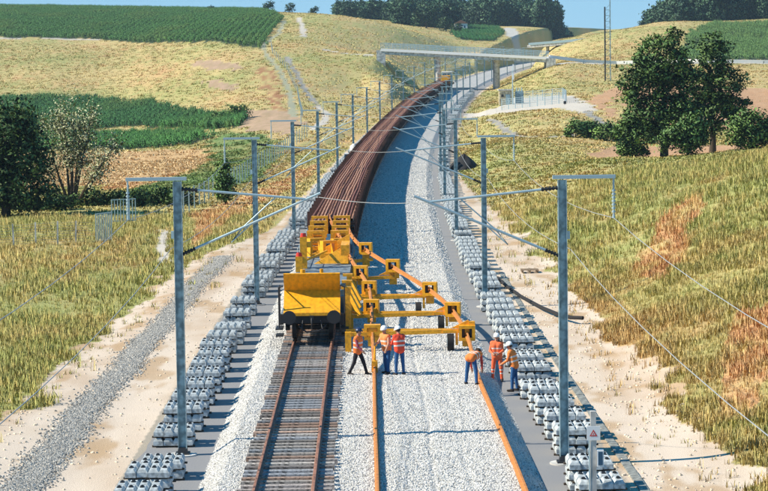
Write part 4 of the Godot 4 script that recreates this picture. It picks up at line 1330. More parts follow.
# ---------------------------------------------------------------- vegetation
func tuft_mesh(sd: int, blades: int, h: float, spread: float, w: float, wild := 0.3) -> ArrayMesh:
	rng.seed = sd
	var b := MB.new()
	for i in blades:
		var a := rng.randf() * TAU
		var r := spread * sqrt(rng.randf())
		var p := Vector3(cos(a) * r, -0.03, sin(a) * r)
		var hh := h * rng.randf_range(0.55, 1.1)
		var ln := Vector3(rng.randfn(), 0, rng.randfn()) * 0.22 * hh
		var s := Vector3(cos(a + 1.3), 0, sin(a + 1.3)) * w
		var m := p + Vector3(0, hh * 0.6, 0) + ln * 0.4
		var tp := p + Vector3(0, hh, 0) + ln
		var nn := (Vector3(0, 0.8, 0) + Vector3(rng.randfn(), 0, rng.randfn()) * wild).normalized()
		var g := rng.randf_range(0.75, 1.15)
		b.col = Color(g, g, g)
		var i0 := b.vert(p - s, nn); b.vert(p + s, nn); b.vert(m + s * 0.7, nn); b.vert(m - s * 0.7, nn); b.vert(tp, nn)
		b.tri(i0, i0 + 1, i0 + 2); b.tri(i0, i0 + 2, i0 + 3); b.tri(i0 + 3, i0 + 2, i0 + 4)
	return b.done(M.blade)
func build_grass() -> void:
	rng.seed = 61
	var near := tuft_mesh(62, 12, 0.30, 0.20, 0.013)
	var seedy := tuft_mesh(63, 6, 0.52, 0.14, 0.010)
	var far := tuft_mesh(64, 10, 0.24, 0.60, 0.05, 0.08)
	var bn := PackedFloat32Array()
	var bs := PackedFloat32Array()
	var bf := PackedFloat32Array()
	rng.seed = 65
	for zone in [[-1.0, 54.0, 110.0, 10.5, 30.0, 26.0], [1.0, 54.0, 120.0, 8.5, 24.0, 26.0], [-1.0, 110.0, 190.0, 8.0, 36.0, 9.0], [1.0, 120.0, 190.0, 7.5, 32.0, 9.0]]:
		var n := int((zone[2] - zone[1]) * (zone[4] - zone[3]) * zone[5])
		for i in n:
			var D: float = rng.randf_range(zone[1], zone[2])
			var X: float = cl(D) + zone[0] * rng.randf_range(zone[3], zone[4])
			if absf(X) > D * 0.195 + 2.0: continue
			var cv := cover(X, D)
			if cv[0] == DIRT and rng.randf() > 0.045: continue
			if cv[0] != GRASS and cv[0] != DIRT: continue
			var c: Color = cv[1] if cv[0] == GRASS else grass_colour(X, D)
			var s := rng.randf_range(0.55, 1.25) * (1.0 if D < 120.0 else 1.25)
			if nz2.get_noise_2d(X * 7.0, D * 3.5) < -0.15: s *= 0.6
			c = c * rng.randf_range(0.82, 1.2)
			var b := Basis(Vector3.UP, rng.randf() * TAU).scaled(Vector3(s, s * rng.randf_range(0.7, 1.25), s))
			if rng.randf() < 0.16: push(bs, b, gp(X, D), c.lerp(Color(0.62, 0.42, 0.15), 0.4))
			else: push(bn, b, gp(X, D), c)
	for zone in [[190.0, 320.0, 2.2], [320.0, 760.0, 0.42], [760.0, 1150.0, 0.16]]:
		var n := int((zone[1] - zone[0]) * (zone[1] + zone[0]) * 0.5 * 0.38 * zone[2])
		for i in n:
			var D: float = sqrt(lerpf(zone[0] * zone[0], zone[1] * zone[1], rng.randf()))
			var X := D * rng.randf_range(-0.19, 0.19)
			if absf(X - cl(D)) < 7.6: continue
			var cv := cover(X, D)
			var stub: bool = cv[0] == FIELD and D < 380.0 and X < 0.0 and rng.randf() < 0.7
			if cv[0] != GRASS and not stub: continue
			var s := rng.randf_range(0.5, 1.3) * (1.0 if D < 320.0 else 1.4)
			push(bf, Basis(Vector3.UP, rng.randf() * TAU).scaled(Vector3(s, s * rng.randf_range(0.5, 1.0), s)), gp(X, D), (Color(0.84, 0.62, 0.33) if stub else (cv[1] as Color)) * rng.randf_range(0.85, 1.15))
	tag(scatter(near, bn, "grass_tufts"), "tufts of half-dry grass covering the banks on both sides", "grass", "", "stuff")
	tag(scatter(seedy, bs, "seeding_grass"), "taller straw-coloured seeding grass standing out of the banks", "grass", "", "stuff")
	tag(scatter(far, bf, "hill_grass"), "coarse dry grass and weeds over the distant hillsides", "grass", "", "stuff")

func leaf_quad(b: MB, p: Vector3, s: float, nn: Vector3) -> void:
	var d := Vector3(rng.randfn(), rng.randfn(), rng.randfn()).normalized()
	var e := d.cross(Vector3(rng.randfn(), rng.randfn(), rng.randfn())).normalized()
	var q := d.cross(e)
	var n1 := (nn * 0.75 + q * 0.5 * signf(q.dot(nn) + 1e-6)).normalized()
	var i := b.vert(p - d * s, n1); b.vert(p + e * s * 0.5, n1); b.vert(p + d * s, n1); b.vert(p - e * s * 0.5, n1)
	b.tri(i, i + 1, i + 2); b.tri(i, i + 2, i + 3)
# lobes: [centre, radii]; clumps of leaves are spread through their volume, mostly near the surface
func crown_mesh(sd: int, lobes: Array, clumps: int, per: int, clump_r: float, leaf: float, dark: Color, light: Color) -> ArrayMesh:
	rng.seed = sd
	var b := MB.new()
	var vol := 0.0
	for l in lobes: vol += l[1].x * l[1].y * l[1].z
	for l in lobes:
		var n := int(clumps * l[1].x * l[1].y * l[1].z / vol) + 2
		for i in n:
			var d := Vector3(rng.randfn(), rng.randfn(), rng.randfn()).normalized()
			var c: Vector3 = l[0] + d * l[1] * pow(rng.randf_range(0.12, 1.0), 0.45) * rng.randf_range(0.85, 1.12)
			var tone := dark.lerp(light, rng.randf())
			var cr := clump_r * rng.randf_range(0.6, 1.25)
			for k in per:
				var e := Vector3(rng.randfn(), rng.randfn() * 0.8, rng.randfn()) * cr * 0.55
				var g := rng.randf_range(0.8, 1.2)
				b.col = tone * g
				leaf_quad(b, c + e, leaf * rng.randf_range(0.6, 1.3), (d + e.normalized() * 0.7 + Vector3(0, 0.3, 0)).normalized())
	return b.done(M.leaf)
func limb(b: MB, a: Vector3, z: Vector3, r0: float, r1: float, bend := 0.12) -> void:
	var l := a.distance_to(z)
	var k := Vector3(rng.randfn(), rng.randfn() * 0.4, rng.randfn()) * l * bend
	b.tube([a, a.lerp(z, 0.35) + k * 0.7, a.lerp(z, 0.7) + k, z], [r0, lerpf(r0, r1, 0.4), lerpf(r0, r1, 0.75), r1], 7)
func tree(called: String, at: Vector3, h: float, lobes: Array, sd: int, clumps: int, per: int, clump_r: float, leaf: float, dark: Color, light: Color, trunk_r: float, label: String, category: String, group := "") -> void:
	var t := thing(called, at, label, category, group)
	rng.seed = sd + 500
	var b := MB.new()
	var tops := []
	for l in lobes: tops.append(l[0])
	b.tube([Vector3(0, -0.3, 0), Vector3(0.05, h * 0.12, 0), Vector3(-0.05, h * 0.3, 0.05), Vector3(0.08, h * 0.55, 0)], [trunk_r * 1.3, trunk_r, trunk_r * 0.75, trunk_r * 0.45], 9)
	for p in tops:
		limb(b, Vector3(0, h * rng.randf_range(0.1, 0.35), 0), p, trunk_r * 0.5, 0.03)
		for k in 3: limb(b, (p as Vector3) * 0.7 + Vector3(0, h * 0.05, 0), (p as Vector3) + Vector3(rng.randfn(), rng.randfn(), rng.randfn()) * h * 0.09, trunk_r * 0.25, 0.02)
	put(b.done(M.bark), "trunk" if category == "tree" else "stem", t)
	put(crown_mesh(sd, lobes, clumps, per, clump_r, leaf, dark, light), "crown" if category == "tree" else "foliage", t)
	if called == "poplar_tree": t.scale = Vector3(1.06, 0.9, 1.0)
func build_trees() -> void:
	var dk := Color(0.04, 0.10, 0.03)
	var lt := Color(0.17, 0.29, 0.07)
	# the two tall poplars and the bushes on the right, in the hollow behind the bank
	tree("poplar_tree", gp(28.6, 232), 15.0, [[Vector3(0, 11.2, 0), Vector3(2.6, 3.8, 2.4)], [Vector3(-2.0, 8.4, 0.5), Vector3(2.3, 3.6, 2.2)], [Vector3(1.7, 7.8, -0.4), Vector3(2.2, 3.6, 2.0)], [Vector3(-1.6, 4.8, 0.6), Vector3(3.0, 2.4, 2.4)], [Vector3(1.2, 4.4, 0.8), Vector3(2.4, 2.4, 2.2)], [Vector3(-3.0, 3.0, 0.8), Vector3(1.9, 1.6, 1.6)]], 101, 420, 46, 0.72, 0.19, dk, lt, 0.35, "tallest dense green tree behind the right-hand bank", "tree")
	tree("poplar_tree", gp(34.4, 238), 14.6, [[Vector3(0.2, 11.0, 0), Vector3(1.7, 3.2, 1.6)], [Vector3(1.3, 7.8, 0.2), Vector3(1.9, 3.0, 1.7)], [Vector3(-1.3, 7.4, 0.3), Vector3(1.5, 2.8, 1.5)], [Vector3(0.2, 4.6, 0.2), Vector3(2.4, 2.2, 2.0)], [Vector3(2.4, 4.9, 0), Vector3(1.3, 1.6, 1.2)]], 102, 230, 42, 0.66, 0.19, dk * 0.9, lt * 0.9, 0.3, "narrower dark tree with gaps in its crown right of the tallest tree", "tree")
	tree("bush", gp(30.2, 226), 4.6, [[Vector3(0, 2.2, 0), Vector3(2.2, 2.0, 1.8)], [Vector3(1.0, 3.2, 0), Vector3(1.3, 1.2, 1.2)], [Vector3(-1.4, 1.6, 0.2), Vector3(1.3, 1.3, 1.2)]], 103, 130, 46, 0.6, 0.17, dk * 1.2, lt * 1.2, 0.12, "round green bush at the foot of the tall trees", "bush", "")
	tree("bush", gp(36.9, 229), 4.2, [[Vector3(0, 2.2, 0), Vector3(2.4, 2.2, 1.8)], [Vector3(1.6, 2.6, 0), Vector3(1.3, 1.5, 1.2)]], 104, 130, 46, 0.6, 0.17, dk * 1.2, lt * 1.15, 0.12, "broad green bush under the narrower tall tree", "bush", "")
	tree("bush", gp(25.2, 232), 2.3, [[Vector3(0, 0.9, 0), Vector3(1.5, 0.9, 1.2)], [Vector3(0.9, 0.5, 0.2), Vector3(1.0, 0.6, 0.8)]], 105, 60, 40, 0.45, 0.15, dk * 1.2, lt * 1.1, 0.08, "small low bush on the bare soil left of the tall trees", "bush", "")
	rng.seed = 301
	for k in 6:
		var X := 25.0 + k * 1.9
		tree("hedge_bush", gp(X, 296 + 2.0 * sin(k * 2.0)), 2.3, [[Vector3(0, 1.0, 0), Vector3(1.5, 1.2, 1.2)], [Vector3(0.7, 1.4, 0), Vector3(0.9, 0.8, 0.9)]], 110 + k, 44, 36, 0.55, 0.18, dk * 1.5, lt * 1.2, 0.07, "low green bush in the hedge row beyond the bare soil strip", "bush", "hedge row bushes")
	# dark tree at the left edge and the sparse willow
	tree("dark_tree", gp(-32.0, 193), 10.4, [[Vector3(0, 7.4, 0), Vector3(3.0, 2.6, 2.6)], [Vector3(1.6, 4.6, 0), Vector3(2.6, 2.8, 2.4)], [Vector3(-2.0, 4.6, 0), Vector3(3.0, 3.2, 2.4)], [Vector3(1.0, 2.0, 0.4), Vector3(3.2, 2.0, 2.4)], [Vector3(-3, 2.0, 0.4), Vector3(3.0, 2.0, 2.4)]], 120, 380, 44, 0.75, 0.19, dk * 0.8, lt * 0.75, 0.35, "dense dark tree cut off by the fence meadow, left of the sparse willow", "tree")
	var t := thing("willow_tree", gp(-27.9, 204), "sparse grey-green willow with many bare spreading stems", "tree")
	rng.seed = 130
	var b := MB.new()
	var tips := []
	for k in 11:
		var a := lerpf(-1.0, 1.0, k / 10.0)
		var e := Vector3(sin(a * 0.85) * 5.2 + rng.randfn() * 0.3, cos(a * 0.85) * 9.4 * rng.randf_range(0.78, 1.0), rng.randfn() * 1.2)
		if absf(a) > 0.75: e.y *= 0.75
		var m := e * 0.42 + Vector3(rng.randfn() * 0.25, -0.2, rng.randfn() * 0.3)
		b.tube([Vector3(a * 0.35, -0.2, 0), m * 0.4 + Vector3(a * 0.2, 0, 0), m, e * 0.75, e], [0.20, 0.14, 0.10, 0.05, 0.015], 7)
		for j in 14:
			var f := rng.randf_range(0.35, 1.0)
			var p := m.lerp(e, (f - 0.35) / 0.65)
			var q := p + Vector3(rng.randfn() * 0.8 + a * 0.4, absf(rng.randfn()) * 0.9 + 0.3, rng.randfn() * 0.7)
			b.tube([p, p.lerp(q, 0.5) + Vector3(0, 0.1, 0), q], [0.028, 0.018, 0.008], 5)
			tips.append([p, q])
	b.tube([Vector3(0, -0.3, 0), Vector3(0, 0.7, 0)], [0.5, 0.38], 10)
	put(b.done(M.bark), "trunk", t)
	b = MB.new()
	for e in tips:
		for j in 62:
			var p: Vector3 = (e[0] as Vector3).lerp(e[1], rng.randf_range(0.3, 1.15)) + Vector3(rng.randfn(), rng.randfn(), rng.randfn()) * 0.36
			b.col = Color(0.34, 0.37, 0.20).lerp(Color(0.55, 0.56, 0.36), rng.randf())
			leaf_quad(b, p, rng.randf_range(0.07, 0.15), Vector3(rng.randfn() * 0.4, 0.8, 0.3).normalized())
	put(b.done(M.leaf), "crown", t)
	rng.seed = 140
	for k in 9:
		var X := -34.0 + k * 2.0
		tree("bramble_bush", gp(X, 203 + rng.randfn() * 1.5), 1.6, [[Vector3(0, 0.5, 0), Vector3(1.5, 0.9, 1.1)]], 150 + k, 34, 34, 0.5, 0.15, dk * 0.9, lt * 0.7, 0.05, "low dark bramble in the hedge under the willow", "bush", "brambles under the willow")
	tree("young_tree", gp(-13.9, 200), 4.4, [[Vector3(0, 1.4, 0), Vector3(0.85, 1.2, 0.8)], [Vector3(0, 2.8, 0), Vector3(0.6, 1.3, 0.6)]], 170, 80, 36, 0.4, 0.13, dk * 1.6, lt * 1.3, 0.07, "slim young green tree growing inside the left-hand fence", "tree")
	for e in [[-27.3, 427, 2.0], [-30.2, 424, 1.5]]:
		tree("shrub", gp(e[0], e[1]), e[2] * 1.6, [[Vector3(0, e[2] * 0.7, 0), Vector3(e[2] * 1.3, e[2] * 0.8, e[2])]], int(e[1]) - 100, 50, 30, 0.6, 0.22, dk * 1.4, lt * 0.9, 0.08, "rounded green shrub at the end of the lower maize field", "bush", "shrubs by the maize")

	# far woods
	for v in [["far_woodland", "dark wood on the skyline beyond the bridge", 201], ["hilltop_woodland", "dark wood crowning the right-hand hill", 202]]:
		var cm := crown_mesh(v[2], [[Vector3(0, 5.4, 0), Vector3(3.6, 4.4, 3.6)], [Vector3(1.8, 7.6, 0), Vector3(2.2, 2.8, 2.2)], [Vector3(-1.6, 7.0, 0.6), Vector3(2.2, 2.6, 2.2)], [Vector3(0, 2.4, 0), Vector3(3.2, 2.2, 3.2)]], 110, 16, 1.2, 0.55, Color(0.03, 0.085, 0.055), Color(0.07, 0.155, 0.075))
		var buf := PackedFloat32Array()
		rng.seed = v[2]
		var n := 620 if v[2] == 201 else 420
		for i in n:
			var X: float
			var D: float
			var hgt := 1.0
			if v[2] == 201:
				var f := rng.randf()
				D = rng.randf_range(1190, 1330)
				X = lerpf(-24, 98, f)
				hgt = 0.75 + 0.4 * smoothstep(0.1, 0.5, f)
				if rng.randf() < 0.2:
					D = rng.randf_range(1080, 1180); X = rng.randf_range(8, 34); hgt = 0.95
			else:
				D = rng.randf_range(930, 1040)
				X = rng.randf_range(118, 205)
				hgt = 0.9 * smoothstep(112.0, 135.0, X) + 0.35
			var s := rng.randf_range(0.75, 1.3)
			push(buf, Basis(Vector3.UP, rng.randf() * TAU).scaled(Vector3(s, s * hgt * rng.randf_range(0.85, 1.15), s)), gp(X, D, -0.5), grey(rng.randf_range(0.7, 1.3)))
		tag(scatter(cm, buf, v[0]), v[1], "wood", "", "stuff")
	# separate trees in front of the far wood and on the left skyline
	var k2 := 0
	for e in [[21.0, 1060, 12.0, "round dark tree standing forward of the far wood"], [29.5, 1040, 7.0, "low rounded tree beside the far green field"], [34.0, 1030, 5.5, "small rounded tree at the corner of the far green field"], [-47.0, 960, 5.0, "small round tree on the skyline above the upper maize field"], [-74.0, 1000, 3.2, "tiny bush-like tree alone on the left skyline"], [-38.0, 960, 4.5, "lone low tree on the skyline by the hill lane"], [-28.0, 960, 4.0, "low round tree on the skyline where the hill grass begins"], [97.0, 1200, 6.0, "low tree trailing off the end of the far wood"]]:
		var h: float = e[2]
		tree("far_tree", gp(e[0], e[1], -0.3), h, [[Vector3(0, h * 0.55, 0), Vector3(h * 0.5, h * 0.45, h * 0.45)], [Vector3(h * 0.2, h * 0.7, 0), Vector3(h * 0.3, h * 0.28, h * 0.3)], [Vector3(-h * 0.25, h * 0.4, 0), Vector3(h * 0.35, h * 0.3, h * 0.3)]], 210 + k2, 70, 18, h * 0.11, h * 0.05, Color(0.02, 0.06, 0.03), Color(0.06, 0.13, 0.045), h * 0.03, e[3], "tree")
		k2 += 1

func build_maize() -> void:
	rng.seed = 81
	var b := MB.new()
	for i in 16:
		var a := rng.randf() * TAU
		var p := Vector3(rng.randf_range(-0.45, 0.45), rng.randf_range(0.2, 1.3), rng.randf_range(-0.35, 0.35))
		var d := Vector3(cos(a), 0, sin(a))
		var s := d.cross(Vector3.UP) * 0.07
		var m := p + d * 0.3 + Vector3(0, 0.45, 0)
		var e := p + d * 0.7 + Vector3(0, 0.25, 0)
		var nn := (Vector3(0, 1, 0) + d * 0.4).normalized()
		var g := rng.randf_range(0.8, 1.2)
		b.col = Color(g, g, g)
		var i0 := b.vert(p - s, nn); b.vert(p + s, nn); b.vert(m + s, nn); b.vert(m - s, nn); b.vert(e, nn)
		b.tri(i0, i0 + 1, i0 + 2); b.tri(i0, i0 + 2, i0 + 3); b.tri(i0 + 3, i0 + 2, i0 + 4)
	for i in 3: b.tube([Vector3((i - 1) * 0.35, 0, 0), Vector3((i - 1) * 0.35, 1.9, 0)], [0.03, 0.012], 4, false)
	var mesh := b.done(M.blade)
	var fields := [["upper_maize", "maize field along the top of the left-hand hill"], ["middle_maize", "maize field below the dry left-hand hillside"], ["lower_maize", "narrow maize field above the pale stubble"], ["far_maize", "dark green crop field in front of the far wood"], ["hill_maize", "green crop in rows on the right-hand hill"]]
	for k in 5:
		var a: Array = AREAS[k]
		var buf := PackedFloat32Array()
		var r: Rect2 = a[2]
		var dx: float = [2.2, 1.5, 1.4, 1.8, 3.4][k]
		var dd: float = [1.6, 1.6, 1.5, 1.6, 1.3][k]
		var x := r.position.x
		var tone: Color = [Color(0.08, 0.21, 0.05), Color(0.05, 0.17, 0.045), Color(0.08, 0.24, 0.05), Color(0.04, 0.17, 0.045), Color(0.13, 0.25, 0.07)][k]
		while x < r.end.x:
			var D := r.position.y
			while D < r.end.y:
				var X := x + rng.randfn() * 0.15
				var d := D + rng.randfn() * 0.3
				if absf(X) < d * 0.2 and what_at(X, d) == "maize":
					var patch := nz.get_noise_2d(X * 2.0, d * 1.0)
					var s := rng.randf_range(0.8, 1.15) * (1.0 + patch * 0.25)
					if rng.randf() > 0.06 and (k != 4 or patch < 0.32):
						push(buf, Basis(Vector3.UP, rng.randf() * TAU).scaled(Vector3(1.25, s, 1.25)), gp(X, d), tone.lerp(Color(0.16, 0.22, 0.05), clampf(patch * 0.8, 0, 0.6)) * rng.randf_range(0.75, 1.2))
				D += dd
			x += dx
		tag(scatter(mesh, buf, fields[k][0]), fields[k][1], "crop", "", "stuff")

# ---------------------------------------------------------------- bridges, compound, fences
func build_bridge() -> void:
	var t := thing("road_bridge", Vector3(13, 0, -612), "pale concrete road bridge on slim piers crossing the railway", "bridge")
	var o := t.position
	var A := Vector3(0.5, 16.75, -612)    # underside of the deck at the left abutment
	var Z := Vector3(44.0, 13.9, -606)
	var d := (Z - A).normalized()
	var bs := Basis.looking_at(d, Vector3.UP)
	var b := MB.new()
	b.beam(A + Vector3(0, 0.55, 0) - o, Z + Vector3(0, 0.55, 0) - o, 9.0, 1.1)
	put(b.done(M.pale_concrete), "deck", t)
	for s in [4.65, -4.65]:
		var sh: Vector3 = bs.x * s
		b = MB.new(); b.beam(A + sh + Vector3(0, 1.18, 0) - o, Z + sh + Vector3(0, 1.18, 0) - o, 0.35, 0.75)
		put(b.done(M.white_paint), "edge_beam", t)
		for k in 23:
			var p: Vector3 = A.lerp(Z, k / 22.0) + sh + Vector3(0, 1.55, 0) - o
			b = MB.new(); b.box(p + Vector3(0, 0.75, 0), Vector3(0.10, 1.5, 0.10)); put(b.done(M.galvanised), "railing_post", t)
			if k < 22:
				var q: Vector3 = A.lerp(Z, (k + 1) / 22.0) + sh + Vector3(0, 1.55, 0) - o
				b = MB.new()
				for y in [0.3, 0.6, 0.9, 1.2, 1.48]: b.beam(p + Vector3(0, y, 0), q + Vector3(0, y, 0), 0.05, 0.10)
				put(b.done(M.galvanised), "railing_panel", t)
	for e in [[14.9, 16.0], [30.6, 14.8]]:
		for s in [-2.4, 2.4]:
			b = MB.new()
			var y0 := ground(e[0], 610.0 + s) - 1.0
			b.tube([Vector3(e[0], y0, -610 + s) - o, Vector3(e[0], e[1] - 0.6, -610 + s) - o, Vector3(e[0], e[1], -610 + s) - o], [0.8, 0.8, 1.0], 14)
			put(b.done(M.pale_concrete), "pier", t)
		b = MB.new(); b.box(Vector3(e[0], e[1] - 0.45, -610) - o, Vector3(1.5, 0.7, 6.6)); put(b.done(M.pale_concrete), "pier_cap", t)
	for e in [[A, -1.0], [Z, 1.0]]:
		b = MB.new(); b.box((e[0] as Vector3) + Vector3(e[1] * 0.6, -1.2, 0) - o, Vector3(2.4, 4.6, 9.4)); put(b.done(M.pale_concrete), "abutment", t)
	# second bridge further up the valley
	t = thing("far_road_bridge", Vector3(75, 0, -845), "low pale road bridge far behind the first, on the right", "bridge")
	o = t.position
	var P := Vector3(55, 21.2, -850)
	var Q := Vector3(92, 23.6, -840)
	b = MB.new(); b.beam(P - o, Q - o, 8.0, 1.0); put(b.done(M.pale_concrete), "deck", t)
	for s in [4.2, -4.2]:
		b = MB.new(); b.beam(P + Vector3(0, 0.9, s) - o, Q + Vector3(0, 0.9, s) - o, 0.3, 0.9); put(b.done(M.galvanised), "parapet", t)
	for f in [0.18, 0.47, 0.76]:
		var p := P.lerp(Q, f)
		b = MB.new(); b.tube([Vector3(p.x, ground(p.x, -p.z) - 1.0, p.z) - o, p - o], [0.6], 12); put(b.done(M.pale_concrete), "pier", t)
	# parapet of the road on the right of the first bridge
	t = thing("road_barrier", gp(66, 612), "pale roadside barrier running from the bridge behind the tall trees", "barrier")
	o = t.position
	var px := [[44.5, 606.0, 14.9], [54.0, 612.0, 0.0], [63.0, 614.0, 0.0], [72.0, 611.0, 0.0], [84.0, 600.0, 0.0], [100.0, 599.0, 0.0], [125.0, 599.0, 0.0]]
	for k in px.size() - 1:
		var p := gp(px[k][0], px[k][1], 0.75)
		var q := gp(px[k + 1][0], px[k + 1][1], 0.75)
		if px[k][2] > 0.0: p.y = px[k][2] + 0.6
		b = MB.new(); b.beam(p - o, q - o, 0.3, 0.8); put(b.done(M.white_paint), "barrier_panel", t)
		b = MB.new(); b.box(p - o - Vector3(0, 0.6, 0), Vector3(0.3, 1.4, 0.3)); put(b.done(M.pale_concrete), "barrier_post", t)

func build_compound() -> void:
	var hut := gp(24.6, 455)
	var t := thing("equipment_hut", hut, "small cream equipment hut in the fenced compound beside the line", "hut")
	var b := MB.new(); b.box(Vector3(0, 1.4, 0), Vector3(2.6, 2.9, 3.4)); var wl := put(b.done(M.cream), "wall", t)
	b = MB.new(); b.box(Vector3(0, 2.95, 0), Vector3(3.0, 0.22, 3.8)); put(b.done(M.pale_concrete), "roof", t)
	b = MB.new(); b.box(Vector3(0.4, 1.05, 1.715), Vector3(0.9, 2.0, 0.05)); put(b.done(M.steel_grey), "door", t)
	b = MB.new(); b.box(Vector3(-0.7, 1.8, 1.715), Vector3(0.5, 0.5, 0.04)); put(b.done(M.dark_iron), "vent", t)
	t = thing("transformer", gp(27.4, 456), "dark grey transformer unit beside the cream hut", "transformer")
	b = MB.new(); b.box(Vector3(0, 1.3, 0), Vector3(1.6, 2.4, 1.8)); put(b.done(M.steel_grey), "tank", t)
	for k in 5:
		b = MB.new(); b.box(Vector3(-0.6 + k * 0.3, 1.2, 0.98), Vector3(0.08, 1.9, 0.16)); put(b.done(M.steel_grey), "fin", t)
	for k in 3:
		b = MB.new(); b.tube([Vector3(-0.5 + k * 0.5, 2.5, 0), Vector3(-0.5 + k * 0.5, 3.2, 0)], [0.14, 0.06], 8); put(b.done(M.galvanised), "bushing", t)
	t = thing("antenna_mast", gp(25.8, 451), "slim pale antenna mast rising beside the cream hut", "mast")
	b = MB.new(); b.tube([Vector3(0, -0.2, 0), Vector3(0, 7.6, 0)], [0.13, 0.09], 8); put(b.done(M.galvanised), "pole", t)
	for y in [7.3, 5.6]:
		b = MB.new(); b.box(Vector3(0.16, y, 0.1), Vector3(0.28, 1.3, 0.2)); put(b.done(M.white_paint), "antenna", t)
	t = thing("compound_fence", gp(28, 425), "pale mesh panel fence around the lineside compound", "fence")
	var o := t.position
	var line := [[22.4, 428.0], [26.0, 424.0], [30.0, 421.0], [33.8, 420.0], [35.5, 440.0], [36.5, 462.0], [31.0, 470.0], [25.0, 474.0]]
	for k in line.size() - 1:
		var p := gp(line[k][0], line[k][1]); var q := gp(line[k + 1][0], line[k + 1][1])
		var n := 3
		for j in n:
			var a := p.lerp(q, j / float(n)) - o; var z := p.lerp(q, (j + 1) / float(n)) - o
			b = MB.new(); b.tube([a + Vector3(0, -0.2, 0), a + Vector3(0, 2.2, 0)], [0.06], 6); put(b.done(M.galvanised), "post", t)
			b = MB.new()
			for y in 6: b.beam(a + Vector3(0, 0.2 + y * 0.36, 0), z + Vector3(0, 0.2 + y * 0.36, 0), 0.02, 0.05)
			for x in 6:
				var f := (x + 0.5) / 6.0
				b.beam(a.lerp(z, f) + Vector3(0, 0.1, 0), a.lerp(z, f) + Vector3(0, 2.1, 0), 0.03, 0.03)
			put(b.done(M.galvanised), "mesh_panel", t)
	t = thing("marker_post", gp(33.2, 415), "short white post with a dark box at the corner of the compound", "post")
	b = MB.new(); b.box(Vector3(0, 0.9, 0), Vector3(0.25, 1.8, 0.25)); put(b.done(M.white_paint), "post", t)
	b = MB.new(); b.box(Vector3(0, 0.35, 0.2), Vector3(0.5, 0.5, 0.2)); put(b.done(M.dark_iron), "box", t)
	# lattice mast
	var base := gp(53.4, 540)
	t = thing("lattice_mast", base, "tall dark lattice mast standing in front of the road barrier", "mast")
	var W := 0.62
	for s in [[-1, -1], [1, -1], [1, 1], [-1, 1]]:
		b = MB.new(); b.beam(Vector3(s[0] * W, -0.3, s[1] * W), Vector3(s[0] * W, 20.5 if s[0] > 0 else 17.4, s[1] * W), 0.20 if s[0] < 0 else 0.12, 0.20 if s[0] < 0 else 0.12); put(b.done(M.dark_iron if s[0] < 0 else M.steel_grey), "leg", t)
	for k in 13:
		var y := k * 1.35 + 0.5
		b = MB.new()
		for s in [-1.0, 1.0]:
			b.beam(Vector3(-W, y, s * W), Vector3(W, y, s * W), 0.08, 0.08); b.beam(Vector3(s * W, y, -W), Vector3(s * W, y, W), 0.08, 0.08)
			b.beam(Vector3(-W * s, y, W), Vector3(W * s, y + 1.35, W), 0.04, 0.04) if k % 2 == 0 and s > 0 else b.beam(Vector3(-W, y, -W), Vector3(W, y + 1.3, -W), 0.04, 0.04)
		put(b.done(M.steel_grey), "bracing", t)
	# farmhouse by the far wood
	t = thing("farmhouse", gp(37.5, 1075), "tiny white farmhouse at the edge of the far wood", "house")
	b = MB.new(); b.box(Vector3(0, 1.6, 0), Vector3(6, 3.4, 5)); put(b.done(M.white_paint), "wall", t)
	b = MB.new(); tri_plate(b, [Vector3(-3.3, 3.3, 0), Vector3(3.3, 3.3, 0), Vector3(0, 5.0, 0)], Vector3(0, 0, 2.7)); put(b.done(M.rust), "roof", t)
	for x in [-2.2, 1.8]:
		b = MB.new(); b.box(Vector3(x * 0.9, 1.8, 2.51), Vector3(0.8, 1.1, 0.05)); put(b.done(M.blue_paint), "window", t)
	b = MB.new(); b.box(Vector3(0, 1.0, 2.51), Vector3(0.9, 2.0, 0.05)); put(b.done(M.wood), "door", t)

func fence_run(called: String, label: String, line: Array, step: float, h: float, pm: Material, wires: int, tall_end := false) -> void:
	var t := thing(called, gp(line[0][0], line[0][1]), label, "fence")
	var o := t.position
	for k in line.size() - 1:
		var p := Vector2(line[k][0], line[k][1]); var q := Vector2(line[k + 1][0], line[k + 1][1])
		var n := maxi(1, int(p.distance_to(q) / step))
		for j in n:
			var a := p.lerp(q, j / float(n)); var z := p.lerp(q, (j + 1) / float(n))
			var ga := gp(a.x, a.y) - o; var gz := gp(z.x, z.y) - o
			var b := MB.new(); b.box(ga + Vector3(0, h / 2 - 0.1, 0), Vector3(0.10, h + 0.2, 0.10), Basis(Vector3(0, 0, 1), rng.randfn() * 0.02)); put(b.done(pm), "post", t)
			b = MB.new()
			for w in wires: b.tube([ga + Vector3(0, h * (w + 1.0) / (wires + 0.6), 0), gz + Vector3(0, h * (w + 1.0) / (wires + 0.6), 0)], [0.008], 4, false)
			put(b.done(M.wire), "wire", t)
